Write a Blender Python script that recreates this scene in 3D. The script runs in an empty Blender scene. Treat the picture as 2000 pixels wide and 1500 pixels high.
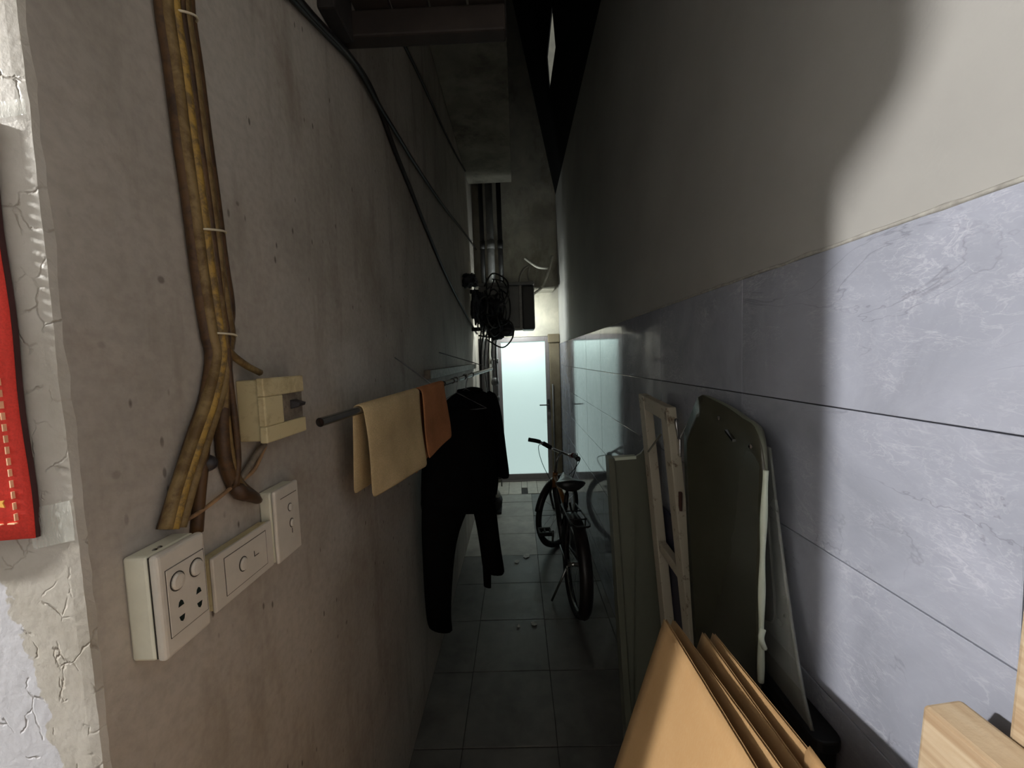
import bpy, bmesh, math, random
import numpy as np
from mathutils import Vector, Matrix, noise
random.seed(7)
SC = bpy.context.scene
COL = SC.collection
PI = math.pi

# ---------------------------------------------------------------- camera
F_PX = 751.0
CAM = Vector((0, 0, 1.65))
def _basis(yaw, pitch, roll):
    F = Vector((math.sin(yaw)*math.cos(pitch), math.cos(yaw)*math.cos(pitch), -math.sin(pitch)))
    R = F.cross(Vector((0, 0, 1))).normalized(); U = R.cross(F)
    c, s = math.cos(roll), math.sin(roll)
    return F, c*R + s*U, -s*R + c*U
CF, CR, CU = _basis(-0.0155, 0.066, -0.036)
cd = bpy.data.cameras.new('camera'); cam = bpy.data.objects.new('camera', cd); COL.objects.link(cam)
cd.sensor_width = 36.0; cd.lens = F_PX/2000*36.0; cd.clip_start = 0.02; cd.clip_end = 200
cam.matrix_world = Matrix(((CR.x, CU.x, -CF.x, CAM.x), (CR.y, CU.y, -CF.y, CAM.y), (CR.z, CU.z, -CF.z, CAM.z), (0, 0, 0, 1)))
SC.camera = cam

# ---------------------------------------------------------------- world, lights, exposure
wd = bpy.data.worlds.new('sky'); SC.world = wd; wd.use_nodes = True
wd.node_tree.nodes['Background'].inputs[0].default_value = (0.78, 0.82, 0.80, 1)
wd.node_tree.nodes['Background'].inputs[1].default_value = 0.75
SC.view_settings.view_transform = 'Standard'; SC.view_settings.look = 'None'
SC.view_settings.gamma = 1.0; SC.view_settings.use_curve_mapping = False
SC.view_settings.exposure = 0.15
ROOM_LAMP = 3350.0       # radiance of the room's globe bulb
DOOR_LAMP = 200.0        # radiance of the two bulbs by the door
GLASS_GLOW = 0.62        # the lit room behind the frosted door
ROOM_LAMP_POS = (-2.5, -0.10, 2.6)

# ---------------------------------------------------------------- helpers
def at(px, py, X=None, Y=None, Z=None):
    """point of the place seen at a photo pixel, on a plane of known X, Y or Z"""
    d = CF + CR*((px-1000)/F_PX) - CU*((py-750)/F_PX)
    if X is not None: t = (X-CAM.x)/d.x
    elif Y is not None: t = (Y-CAM.y)/d.y
    else: t = (Z-CAM.z)/d.z
    return CAM + d*t

def rgb(r, g, b):
    f = lambda c: (c/255/12.92) if c/255 <= 0.04045 else ((c/255+0.055)/1.055)**2.4
    return (f(r), f(g), f(b), 1)

class N:
    """tiny node-tree helper"""
    def __init__(s, name):
        s.m = bpy.data.materials.new(name); s.m.use_nodes = True
        s.t = s.m.node_tree; s.b = s.t.nodes['Principled BSDF']
        s.pos = None
    def n(s, typ, **kw):
        x = s.t.nodes.new(typ)
        for k, v in kw.items(): setattr(x, k, v)
        return x
    def l(s, a, b): s.t.links.new(a, b)
    def P(s):
        if s.pos is None: s.pos = s.n('ShaderNodeNewGeometry').outputs['Position']
        return s.pos
    def O(s): return s.n('ShaderNodeTexCoord').outputs['Object']
    def map(s, v, scale=(1, 1, 1), loc=(0, 0, 0), rot=(0, 0, 0)):
        m = s.n('ShaderNodeMapping'); s.l(v, m.inputs[0])
        m.inputs['Scale'].default_value = scale; m.inputs['Location'].default_value = loc; m.inputs['Rotation'].default_value = rot
        return m.outputs[0]
    def noise(s, v, scale, detail=4, rough=0.55, dist=0):
        x = s.n('ShaderNodeTexNoise'); s.l(v, x.inputs['Vector'])
        x.inputs['Scale'].default_value = scale; x.inputs['Detail'].default_value = detail
        x.inputs['Roughness'].default_value = rough; x.inputs['Distortion'].default_value = dist
        return x.outputs['Fac']
    def vor(s, v, scale, feature='F1'):
        x = s.n('ShaderNodeTexVoronoi', feature=feature); s.l(v, x.inputs['Vector']); x.inputs['Scale'].default_value = scale
        return x.outputs['Distance']
    def ramp(s, v, *stops):
        x = s.n('ShaderNodeValToRGB'); s.l(v, x.inputs[0]); e = x.color_ramp.elements
        while len(e) < len(stops): e.new(0.5)
        for el, (p, c) in zip(e, stops):
            el.position = p; el.color = c if isinstance(c, tuple) else (c, c, c, 1)
        return x.outputs[0]
    def mix(s, f, a, b, mode='MIX'):
        x = s.n('ShaderNodeMix', data_type='RGBA', blend_type=mode)
        for i, v in ((0, f), (6, a), (7, b)):
            if isinstance(v, (int, float)): x.inputs[i].default_value = v if i == 0 else (v, v, v, 1)
            elif isinstance(v, tuple): x.inputs[i].default_value = v
            else: s.l(v, x.inputs[i])
        return x.outputs[2]
    def math(s, op, a, b=0.0):
        x = s.n('ShaderNodeMath', operation=op)
        for i, v in ((0, a), (1, b)):
            if isinstance(v, (int, float)): x.inputs[i].default_value = v
            else: s.l(v, x.inputs[i])
        return x.outputs[0]
    def bump(s, h, strength=0.3, dist=0.01):
        x = s.n('ShaderNodeBump'); x.inputs['Strength'].default_value = strength; x.inputs['Distance'].default_value = dist
        s.l(h, x.inputs['Height']); s.l(x.outputs[0], s.b.inputs['Normal'])
    def set(s, color=None, rough=None, metal=None, spec=None):
        for k, v in (('Base Color', color), ('Roughness', rough), ('Metallic', metal), ('Specular IOR Level', spec)):
            if v is None: continue
            if isinstance(v, (int, float, tuple)): s.b.inputs[k].default_value = v
            else: s.l(v, s.b.inputs[k])
        return s

def plain(name, col, rough=0.5, metal=0.0, spec=0.5, var=0.18, scale=30, bump=0.0):
    k = N(name); c = rgb(*col)
    nz = k.noise(k.O(), scale, 4, 0.6)
    lo = tuple(x*(1-var) for x in c[:3])+(1,); hi = tuple(min(1, x*(1+var)) for x in c[:3])+(1,)
    k.set(k.ramp(nz, (0.3, lo), (0.7, hi)), rough, metal, spec)
    if bump: k.bump(nz, bump, 0.004)
    return k.m

# ---------------------------------------------------------------- materials
def mat_left_wall():
    k = N('old_grey_plaster'); p = k.P()
    big = k.noise(p, 1.7, 5, 0.6); fine = k.noise(p, 60, 3, 0.6)
    c = k.ramp(big, (0.28, rgb(152, 145, 135)), (0.5, rgb(176, 169, 159)), (0.72, rgb(190, 184, 174)))
    streak = k.noise(k.map(p, (3, 6, 1.1), rot=(0.5, 0, 0)), 1.6, 5, 0.65)
    c = k.mix(k.ramp(streak, (0.52, 0.0), (0.72, 0.55)), c, rgb(130, 118, 105))
    damp = k.noise(k.map(p, (1, 1, 1), (3.1, 0.4, 7.7)), 2.6, 6, 0.7, 0.6)
    c = k.mix(k.ramp(damp, (0.55, 0.0), (0.68, 0.28)), c, rgb(132, 108, 96))
    # short dark nicks and scratches
    sc = k.vor(k.map(p, (1, 9, 3.6), rot=(0.16, 0, 0)), 3.4)
    gate = k.noise(p, 4.3, 2)
    nick = k.math('MULTIPLY', k.ramp(sc, (0.06, 1.0), (0.11, 0.0)), k.ramp(gate, (0.45, 0.0), (0.51, 1.0)))
    c = k.mix(k.math('MULTIPLY', nick, 0.75), c, rgb(66, 56, 50))
    dots = k.vor(k.map(p, (1, 1, 1), (1.3, 2.2, 0.1)), 9)
    c = k.mix(k.math('MULTIPLY', k.ramp(dots, (0.035, 1.0), (0.06, 0.0)), k.ramp(k.noise(p, 2.1, 2), (0.5, 0.0), (0.58, 0.7))), c, rgb(80, 70, 62))
    # two smears of paler filler
    for (y, z, sy, sz) in ((1.16, 1.65, 5.5, 9.0), (1.03, 1.2, 9.0, 5.0)):
        m = k.map(p, (0, sy, sz), (0, -y*sy, -z*sz))
        ln = k.n('ShaderNodeVectorMath', operation='LENGTH'); k.l(m, ln.inputs[0])
        d = k.math('ADD', ln.outputs['Value'], k.math('MULTIPLY', k.math('SUBTRACT', k.noise(p, 14, 4), 0.5), 1.4))
        c = k.mix(k.ramp(d, (0.35, 0.5), (0.95, 0.0)), c, rgb(196, 192, 184))
    c = k.mix(k.ramp(fine, (0.35, 0.16), (0.6, 0.0)), c, rgb(96, 88, 78))
    k.set(c, 0.72, 0, 0.25)
    k.bump(k.math('ADD', k.math('MULTIPLY', big, 1.2), k.math('MULTIPLY', fine, 0.15)), 0.35, 0.012)
    return k.m

def mat_pier():
    k = N('cracked_white_paint'); p = k.P()
    wob = k.n('ShaderNodeVectorMath', operation='ADD')
    nz = k.n('ShaderNodeTexNoise'); nz.inputs['Scale'].default_value = 26; nz.inputs['Detail'].default_value = 4; k.l(p, nz.inputs['Vector'])
    sc = k.n('ShaderNodeVectorMath', operation='SCALE'); k.l(nz.outputs['Color'], sc.inputs[0]); sc.inputs[3].default_value = 0.03
    k.l(p, wob.inputs[0]); k.l(sc.outputs[0], wob.inputs[1])
    cr = k.vor(k.map(wob.outputs[0], (1, 1, 0.7)), 34, 'DISTANCE_TO_EDGE')
    crack = k.math('MULTIPLY', k.ramp(cr, (0.0, 1.0), (0.045, 0.0)), k.ramp(k.noise(p, 22, 3), (0.5, 0.0), (0.62, 1.0)))
    stain = k.noise(p, 9, 5, 0.65)
    c = k.ramp(stain, (0.3, rgb(162, 156, 144)), (0.55, rgb(177, 172, 162)), (0.75, rgb(185, 181, 173)))
    sx = k.n('ShaderNodeSeparateXYZ'); k.l(p, sx.inputs[0])
    # scraped-off patch low on the left, showing the white coat
    e = k.math('ADD', k.math('ADD', k.math('MULTIPLY', sx.outputs['X'], 1.0), k.math('MULTIPLY', sx.outputs['Z'], 0.22)), k.math('MULTIPLY', k.noise(p, 30, 4), 0.06))
    c = k.mix(k.ramp(k.math('ADD', k.math("MULTIPLY", e, 8), 2.54), (0.48, 1.0), (0.50, 0.0)), c, rgb(188, 188, 192))
    c = k.mix(k.math('MULTIPLY', crack, 0.55), c, rgb(120, 108, 92))
    k.set(c, 0.6, 0, 0.3)
    k.bump(k.math('SUBTRACT', k.math('MULTIPLY', k.noise(p, 70, 4), 0.6), crack), 0.5, 0.004)
    return k.m

def mat_tile():
    k = N('grey_marbled_tile'); p = k.P()
    oi = k.n('ShaderNodeObjectInfo').outputs['Random']
    cmb = k.n('ShaderNodeCombineXYZ'); k.l(k.math('MULTIPLY', oi, 17), cmb.inputs[0]); k.l(k.math('MULTIPLY', oi, 9), cmb.inputs[1])
    off = k.n('ShaderNodeVectorMath', operation='ADD'); k.l(p, off.inputs[0]); k.l(cmb.outputs[0], off.inputs[1]); q = off.outputs[0]
    cloud = k.noise(q, 4.2, 6, 0.62, 0.8)
    c = k.ramp(cloud, (0.3, rgb(137, 140, 150)), (0.5, rgb(150, 153, 164)), (0.72, rgb(163, 166, 178)))
    qr = k.map(q, (1, 1.0, 2.2), rot=(0.55, 0, 0))
    for sc_, w, st, ds in ((2.6, 0.009, 0.62, 1.0), (7.0, 0.014, 0.55, 0.8), (17, 0.026, 0.5, 0.6), (34, 0.03, 0.34, 0.5)):
        v = k.math('ABSOLUTE', k.math('SUBTRACT', k.noise(qr, sc_, 5, 0.62, ds), 0.5))
        gate = k.math('MULTIPLY', k.ramp(k.noise(q, 5.0, 3), (0.42, 0.0), (0.62, 1.0)), k.ramp(k.noise(k.map(q, (1, 1, 1), (sc_, 3, 1)), 11.0, 3, 0.7), (0.42, 0.0), (0.58, 1.0)))
        c = k.mix(k.math('MULTIPLY', k.math('MULTIPLY', k.ramp(v, (0.0, 1.0), (w, 0.0)), gate), st), c, rgb(186, 186, 196))
    dk = k.math('ABSOLUTE', k.math('SUBTRACT', k.noise(k.map(q, (1, 1, 1.6), (5, 1, 2), (0.5, 0, 0)), 2.2, 5, 0.6, 1.2), 0.5))
    c = k.mix(k.math('MULTIPLY', k.ramp(dk, (0.0, 0.4), (0.006, 0.0)), k.ramp(k.noise(q, 6.0, 3), (0.48, 0.0), (0.6, 1.0))), c, rgb(92, 92, 100))
    k.set(c, k.ramp(cloud, (0.3, 0.05), (0.7, 0.10)), 0, 0.5)
    k.bump(cloud, 0.03, 0.003)
    return k.m

def mat_paint():
    k = N('matt_cream_wall_paint'); p = k.P()
    a = k.noise(p, 2.2, 5, 0.6); g = k.noise(p, 140, 2)
    c = k.ramp(a, (0.3, rgb(148, 146, 142)), (0.7, rgb(160, 158, 153)))
    k.set(c, 0.75, 0, 0.25); k.bump(g, 0.12, 0.002)
    return k.m

def mat_concrete(name, c0, c1, stain=(60, 54, 46)):
    k = N(name); p = k.P()
    a = k.noise(p, 3.5, 6, 0.65, 0.4); g = k.noise(p, 45, 3)
    c = k.ramp(a, (0.3, rgb(*c0)), (0.7, rgb(*c1)))
    c = k.mix(k.ramp(k.noise(k.map(p, (1, 1, 0.5), (4, 2, 1)), 2.3, 5, 0.7), (0.52, 0.0), (0.68, 0.6)), c, rgb(*stain))
    k.set(c, 0.8, 0, 0.2); k.bump(k.math('ADD', a, k.math('MULTIPLY', g, 0.2)), 0.4, 0.01)
    return k.m

def mat_floor():
    k = N('worn_cement_floor_tile'); p = k.P()
    oi = k.n('ShaderNodeObjectInfo').outputs['Random']
    a = k.noise(p, 5, 6, 0.65, 0.3); g = k.noise(p, 90, 3)
    c = k.ramp(a, (0.3, rgb(86, 84, 82)), (0.7, rgb(118, 116, 111)))
    c = k.mix(k.math('MULTIPLY', oi, 0.25), c, rgb(128, 125, 119))
    c = k.mix(k.ramp(k.noise(p, 2.0, 4, 0.7), (0.5, 0.0), (0.66, 0.55)), c, rgb(66, 64, 60))
    k.set(c, k.ramp(a, (0.3, 0.35), (0.7, 0.55)), 0, 0.4); k.bump(k.math('ADD', a, k.math('MULTIPLY', g, 0.2)), 0.15, 0.004)
    return k.m

def mat_card():
    k = N('brown_kraft_cardboard'); o = k.O()
    a = k.noise(k.map(o, (60, 60, 4)), 6, 4, 0.6); b = k.noise(o, 5, 4)
    c = k.ramp(b, (0.3, rgb(154, 122, 84)), (0.7, rgb(168, 136, 96)))
    c = k.mix(k.ramp(a, (0.45, 0.15), (0.6, 0.0)), c, rgb(150, 108, 60))
    k.set(c, 0.7, 0, 0.2); k.bump(a, 0.08, 0.001)
    return k.m

def mat_timber():
    k = N('raw_pine_timber'); o = k.O()
    w = k.noise(k.map(o, (9, 1.2, 22)), 2.2, 5, 0.6, 0.8)
    c = k.ramp(w, (0.32, rgb(158, 134, 106)), (0.5, rgb(178, 158, 130)), (0.7, rgb(190, 173, 148)))
    kn = k.vor(k.map(o, (1, 2.2, 4)), 3.2)
    c = k.mix(k.ramp(kn, (0.05, 0.7), (0.16, 0.0)), c, rgb(116, 82, 50))
    k.set(c, 0.7, 0, 0.2); k.bump(k.noise(o, 180, 3), 0.25, 0.002)
    return k.m

def mat_fabric(name, col, scale=260, var=0.2, bump=0.5, rough=0.95):
    k = N(name); o = k.O(); c = rgb(*col)
    f = k.noise(o, scale, 3, 0.7); b = k.noise(o, 8, 4)
    c1 = k.ramp(b, (0.3, tuple(x*(1-var) for x in c[:3])+(1,)), (0.7, tuple(min(1, x*(1+var)) for x in c[:3])+(1,)))
    c1 = k.mix(k.ramp(f, (0.35, 0.35), (0.6, 0.0)), c1, tuple(x*0.5 for x in c[:3])+(1,))
    k.set(c1, rough, 0, 0.1); k.bump(f, bump, 0.002)
    k.b.inputs['Sheen Weight'].default_value = 0.0
    return k.m

def mat_dirty(name, col, dirt, scale=18, rough=0.5, amount=(0.42, 0.62), spec=0.4):
    k = N(name); o = k.P()
    d = k.noise(o, scale, 5, 0.7, 0.4)
    k.set(k.mix(k.ramp(d, (amount[0], 0.0), (amount[1], 1.0)), rgb(*col), rgb(*dirt)), rough, 0, spec)
    return k.m

def mat_emit(name, col, st):
    k = N(name); k.set(col, 0.4); k.b.inputs['Emission Color'].default_value = col; k.b.inputs['Emission Strength'].default_value = st
    return k.m

def mat_tape():
    k = N('clear_packing_tape'); k.set((0.9, 0.92, 0.84, 1), 0.12, 0, 0.6)
    k.b.inputs['Alpha'].default_value = 0.30
    k.bump(k.noise(k.map(k.P(), (30, 1, 8)), 4, 4), 0.5, 0.004)
    return k.m

def mat_milky():
    k = N('milky_clear_plastic'); o = k.P()
    k.set(rgb(176, 180, 174), k.ramp(k.noise(o, 9, 4), (0.3, 0.12), (0.7, 0.3)), 0, 0.5)
    k.b.inputs['Alpha'].default_value = 0.45
    return k.m

M = dict(
    lwall=mat_left_wall(), pier=mat_pier(), tile=mat_tile(), paint=mat_paint(), floor=mat_floor(),
    conc=mat_concrete('grey_soffit_concrete', (112, 108, 98), (146, 142, 130)),
    endw=mat_concrete('stained_cream_render', (150, 146, 136), (186, 180, 164), (96, 88, 74)),
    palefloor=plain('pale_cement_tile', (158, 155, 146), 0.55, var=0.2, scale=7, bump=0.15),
    fgrout=plain('dirty_floor_joint', (62, 60, 58), 0.9, var=0.3),
    grout=plain('dark_grout', (64, 64, 68), 0.9, var=0.3), bead=plain('pale_filler_bead', (152, 149, 142), 0.8, var=0.25, scale=60, bump=0.6),
    roof=plain('black_roof_sheet', (20, 20, 21), 0.8, spec=0.2), roomw=plain('room_pale_paint', (154, 152, 148), 0.8, var=0.04, scale=4),
    roomf=plain('room_floor', (84, 82, 79), 0.5, var=0.1),
    beam=plain('dark_brown_timber_beam', (46, 38, 33), 0.7, var=0.3, scale=12, bump=0.4), darkpost=plain('dark_post_tone', (38, 34, 32), 0.8, var=0.3),  # post material is one plain near-black tone
    card=mat_card(), flute=plain('kraft_fluting', (170, 128, 80), 0.8, var=0.2, scale=80),
    timber=mat_timber(),
    towel=mat_fabric('beige_terry', (204, 182, 140)), orange=mat_fabric('tan_orange_terry', (186, 128, 88)),
    black=mat_fabric('black_jersey', (17, 16, 18), 200, 0.3, 0.3), black2=mat_fabric('black_cotton', (14, 13, 14), 200, 0.3, 0.3),
    red=mat_fabric('red_cloth', (226, 72, 62), 400, 0.06, 0.15, 0.6), stitch=plain('pale_stitching', (238, 190, 150), 0.7), gold=plain('gold_print', (220, 160, 60), 0.5),
    redshade=plain('red_edge_shade', (66, 36, 36), 0.8),  # red darkened to draw the shadow line down the bag's side
    plate=plain('ivory_plastic_plate', (208, 202, 190), 0.38, var=0.05), ivory=plain('ivory_plastic_case', (226, 224, 204), 0.4, var=0.05),
    beige=mat_dirty('aged_beige_plastic', (206, 192, 150), (160, 140, 100), 22, 0.45, (0.5, 0.75)),
    slot=plain('dark_socket_slot', (20, 34, 30), 0.5), groove=plain('shadow_gap', (50, 44, 36), 0.8), terminal=plain('dark_knob', (52, 48, 50), 0.4),
    yel=mat_dirty('dirty_yellow_cable', (172, 138, 66), (112, 92, 58), 55, 0.5, (0.42, 0.6)), yel2=mat_dirty('grimy_ochre_cable', (134, 112, 72), (96, 74, 40), 26, 0.55),
    brown=mat_dirty('brown_cable', (92, 66, 38), (62, 44, 28), 24, 0.55), greyc=mat_dirty('dusty_grey_cable', (132, 122, 108), (92, 82, 70), 24, 0.6),
    pink=mat_dirty('pinkish_tan_wire', (168, 134, 96), (128, 100, 74), 24, 0.6), tape_b=plain('brown_insulating_tape', (74, 52, 34), 0.5, var=0.3), tie=plain('white_cable_tie', (206, 196, 170), 0.5, var=0.1),
    blackc=plain('black_cable_sheath', (30, 25, 24), 0.5, var=0.3), steel=plain('brushed_steel_tube', (176, 176, 172), 0.25, 0.9, var=0.1), inside=plain('rusty_tube_inside', (70, 42, 32), 0.8),
    chrome=plain('chrome', (200, 200, 200), 0.12, 1.0, var=0.05), wire=plain('hanger_wire', (150, 150, 150), 0.3, 0.8),
    rubber=plain('black_rubber', (22, 22, 23), 0.7), bframe=plain('dark_bike_paint', (40, 34, 34), 0.35, var=0.2), orangep=plain('faded_orange_decal', (160, 106, 52), 0.4),
    redgrip=plain('dark_red_lever_clamp', (110, 26, 34), 0.35), spoke=plain('steel_spoke', (150, 150, 150), 0.3, 0.9),
    saddle=plain('grey_black_vinyl', (58, 58, 58), 0.3, var=0.2),
    panel=plain('olive_grey_painted_sheet', (100, 102, 88), 0.4, var=0.12, scale=4), panel2=plain('dark_olive_gloss_panel', (66, 65, 54), 0.22, var=0.15, scale=3),
    pedge=plain('pale_green_sheet_edge', (206, 214, 196), 0.4, var=0.06), milky=mat_milky(), navy=plain('dark_navy_board', (34, 36, 56), 0.5),
    oldwhite=mat_dirty('chipped_off_white_paint', (176, 168, 150), (104, 88, 70), 22, 0.6, (0.58, 0.68)),
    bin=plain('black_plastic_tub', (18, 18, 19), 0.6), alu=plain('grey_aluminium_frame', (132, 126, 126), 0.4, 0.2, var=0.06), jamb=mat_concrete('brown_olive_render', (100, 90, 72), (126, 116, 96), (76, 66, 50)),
    acgrey=plain('grey_painted_steel', (166, 166, 162), 0.5, var=0.12, scale=6), acdark=plain('charcoal_panel', (84, 82, 80), 0.5, var=0.1), actrim=plain('pale_trim', (196, 194, 186), 0.5),
    hose=plain('grey_white_hose', (176, 172, 160), 0.5, var=0.15), pvc=plain('grey_pvc_pipe', (104, 104, 102), 0.5, var=0.2, scale=6), dpvc=plain('black_pvc_pipe', (26, 25, 25), 0.5),
    bag=plain('dark_plastic_bundle', (44, 45, 52), 0.35, var=0.4, scale=9), paper=plain('white_paper_scrap', (214, 212, 206), 0.8, var=0.05),
    palepave=plain('pale_paver', (188, 182, 170), 0.6, var=0.12, scale=14, bump=0.3),
    tape=mat_tape(),
    room_bulb=mat_emit('lit_globe_bulb', (1.0, 0.985, 0.965, 1), ROOM_LAMP), door_bulb=mat_emit('lit_bulb', (0.92, 1.0, 0.98, 1), DOOR_LAMP),
)
def mat_glass():
    k = N('backlit_frosted_glass'); k.set(rgb(196, 214, 210), 0.35, 0, 0.5)
    k.b.inputs['Emission Color'].default_value = rgb(206, 232, 228); k.b.inputs['Emission Strength'].default_value = GLASS_GLOW
    return k.m
M['glass'] = mat_glass()

# ---------------------------------------------------------------- mesh builder
ORG = {}
def spl(pts, n=6):
    """Catmull-Rom through points"""
    P = [Vector(p) for p in pts]
    if len(P) < 3: return P
    Q = [2*P[0]-P[1]] + P + [2*P[-1]-P[-2]]; out = []
    for i in range(1, len(Q)-2):
        a, b, c, d = Q[i-1:i+3]
        for j in range(n):
            t = j/n
            out.append(0.5*((2*b)+(c-a)*t+(2*a-5*b+4*c-d)*t*t+(3*b-a-3*c+d)*t**3))
    out.append(P[-1]); return out

class MB:
    def __init__(s): s.v = []; s.f = []; s.mi = []
    def add(s, vs, fs, mi=0):
        o = len(s.v); s.v += [Vector(v) for v in vs]
        s.f += [tuple(i+o for i in f) for f in fs]; s.mi += [mi]*len(fs); return s
    def box(s, x0, x1, y0, y1, z0, z1, mi=0):
        vs = [(x, y, z) for z in (z0, z1) for (x, y) in ((x0, y0), (x1, y0), (x1, y1), (x0, y1))]
        return s.add(vs, [(3, 2, 1, 0), (4, 5, 6, 7), (0, 1, 5, 4), (1, 2, 6, 5), (2, 3, 7, 6), (3, 0, 4, 7)], mi)
    def hexa(s, lo, hi, mi=0):
        """two matching quads (each 4 points)"""
        return s.add(list(lo)+list(hi), [(3, 2, 1, 0), (4, 5, 6, 7), (0, 1, 5, 4), (1, 2, 6, 5), (2, 3, 7, 6), (3, 0, 4, 7)], mi)
    def prism(s, poly, off, mi=0):
        """polygon of 3D points extruded by a vector"""
        n = len(poly); off = Vector(off); vs = [Vector(p) for p in poly]; vs += [v+off for v in vs]
        return s.add(vs, [tuple(range(n-1, -1, -1)), tuple(range(n, 2*n))]+[(i, (i+1) % n, n+(i+1) % n, n+i) for i in range(n)], mi)
    def tube(s, pts, r, n=8, cap=True, mi=0, closed=False, flat=None):
        P = [Vector(p) for p in pts]; m = len(P); R = r if isinstance(r, (list, tuple)) else [r]*m
        rings = []; up = None
        for i in range(m):
            if closed: t = P[(i+1) % m]-P[i-1]
            else: t = P[min(i+1, m-1)]-P[max(i-1, 0)]
            t.normalize()
            if up is None: up = t.orthogonal().normalized() if flat is None else Vector(flat)
            up = (up - t*up.dot(t)).normalized(); w = t.cross(up)
            rings.append([P[i]+(up*math.cos(2*PI*k/n)+w*math.sin(2*PI*k/n))*R[i] for k in range(n)])
        vs = [v for rg in rings for v in rg]; fs = []
        for i in range(m if closed else m-1):
            j = (i+1) % m
            for k in range(n): fs.append((i*n+k, i*n+(k+1) % n, j*n+(k+1) % n, j*n+k))
        if cap and not closed: fs += [tuple(range(n-1, -1, -1)), tuple((m-1)*n+k for k in range(n))]
        return s.add(vs, fs, mi)
    def loft(s, rings, mi=0, cap=True):
        n = len(rings[0]); vs = [v for r in rings for v in r]; m = len(rings); fs = []
        for i in range(m-1):
            for k in range(n): fs.append((i*n+k, i*n+(k+1) % n, (i+1)*n+(k+1) % n, (i+1)*n+k))
        if cap: fs += [tuple(range(n-1, -1, -1)), tuple((m-1)*n+k for k in range(n))]
        return s.add(vs, fs, mi)
    def lathe(s, c, prof, n=16, axis=(0, 0, 1), mi=0):
        """prof = [(radius, height)] about an axis through c"""
        ax = Vector(axis).normalized(); u = ax.orthogonal().normalized(); w = ax.cross(u); c = Vector(c)
        return s.loft([[c+ax*h+(u*math.cos(2*PI*k/n)+w*math.sin(2*PI*k/n))*r for k in range(n)] for r, h in prof], mi)
    def grid(s, rows, mi=0):
        n = len(rows[0]); vs = [v for r in rows for v in r]
        return s.add(vs, [(i*n+j, i*n+j+1, (i+1)*n+j+1, (i+1)*n+j) for i in range(len(rows)-1) for j in range(n-1)], mi)
    def build(s, name, mat, parent=None, smooth=False, bevel=0, solid=0, sub=0, local=False, seg=2, angle=None):
        if parent is not None: org = ORG[parent.name]
        elif local: org = Vector((0, 0, 0))
        else:
            xs = [v.x for v in s.v]; ys = [v.y for v in s.v]
            org = Vector(((min(xs)+max(xs))/2, (min(ys)+max(ys))/2, min(v.z for v in s.v)))
        me = bpy.data.meshes.new(name); me.from_pydata([v-org for v in s.v], [], s.f)
        mats = mat if isinstance(mat, (list, tuple)) else [mat]
        for m in mats: me.materials.append(M[m])
        for p, i in zip(me.polygons, s.mi): p.material_index = i
        bm = bmesh.new(); bm.from_mesh(me); bmesh.ops.recalc_face_normals(bm, faces=bm.faces); bm.to_mesh(me); bm.free()
        if smooth: me.polygons.foreach_set('use_smooth', [True]*len(me.polygons))
        me.update()
        o = bpy.data.objects.new(name, me); COL.objects.link(o)
        if parent is not None: o.parent = parent
        else: o.location = org
        ORG[o.name] = org
        if solid:
            m = o.modifiers.new('thickness', 'SOLIDIFY'); m.thickness = solid; m.offset = 0
        if bevel:
            m = o.modifiers.new('bevel', 'BEVEL'); m.width = bevel; m.segments = seg; m.limit_method = 'ANGLE'; m.angle_limit = math.radians(40)
        if sub:
            m = o.modifiers.new('subdivision', 'SUBSURF'); m.levels = sub; m.render_levels = sub
        return o

def thing(name, label, cat, loc, group=None, local=False):
    o = bpy.data.objects.new(name, None); COL.objects.link(o); o.location = loc; o.empty_display_size = 0.05
    ORG[o.name] = Vector((0, 0, 0)) if local else Vector(loc)
    return tag(o, label, cat, group)
def tag(o, label, cat, group=None):
    o['label'] = label; o['category'] = cat
    if group: o['group'] = group
    return o
def struct(o, label=None, cat=None):
    o['kind'] = 'structure'
    if label: o['label'] = label
    if cat: o['category'] = cat
    return o

# ================================================================ THE SETTING
AX, BX, ENDY = -0.50, 0.56, 5.08          # left wall, right wall, end wall
PIER_Y = 0.415
# ---- left wall with its chipped corner and the room-side face of the pier
zs = [0, 0.4, 0.8] + [1.0+0.012*i for i in range(105)] + [2.4, 3.0, 4.0, 7.2]
rings = []
for i, z in enumerate(zs):
    j = lambda s: 0.0032*noise.noise(Vector((z*38+s, s, 0)))+0.0042*noise.noise(Vector((z*9+s, 3*s, 1)))
    rings.append([(AX, 5.4, z), (AX, PIER_Y+0.007+j(1.3), z), (AX-0.004+j(4.1)*0.5, PIER_Y+0.001, z), (AX-0.016, PIER_Y, z), (-3.3, PIER_Y, z), (-3.3, 0.6, z), (-0.78, 0.6, z), (-0.78, 5.4, z)])
b = MB()
n = 8
b.v = [Vector(v) for r in rings for v in r]
for i in range(len(rings)-1):
    for k in range(n):
        b.f.append((i*n+k, i*n+(k+1) % n, (i+1)*n+(k+1) % n, (i+1)*n+k)); b.mi.append(1 if k in (1, 2, 3) else 0)
struct(b.build('wall_left', ['lwall', 'pier']), 'stained grey plaster wall along the left of the alley', 'wall')

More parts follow.
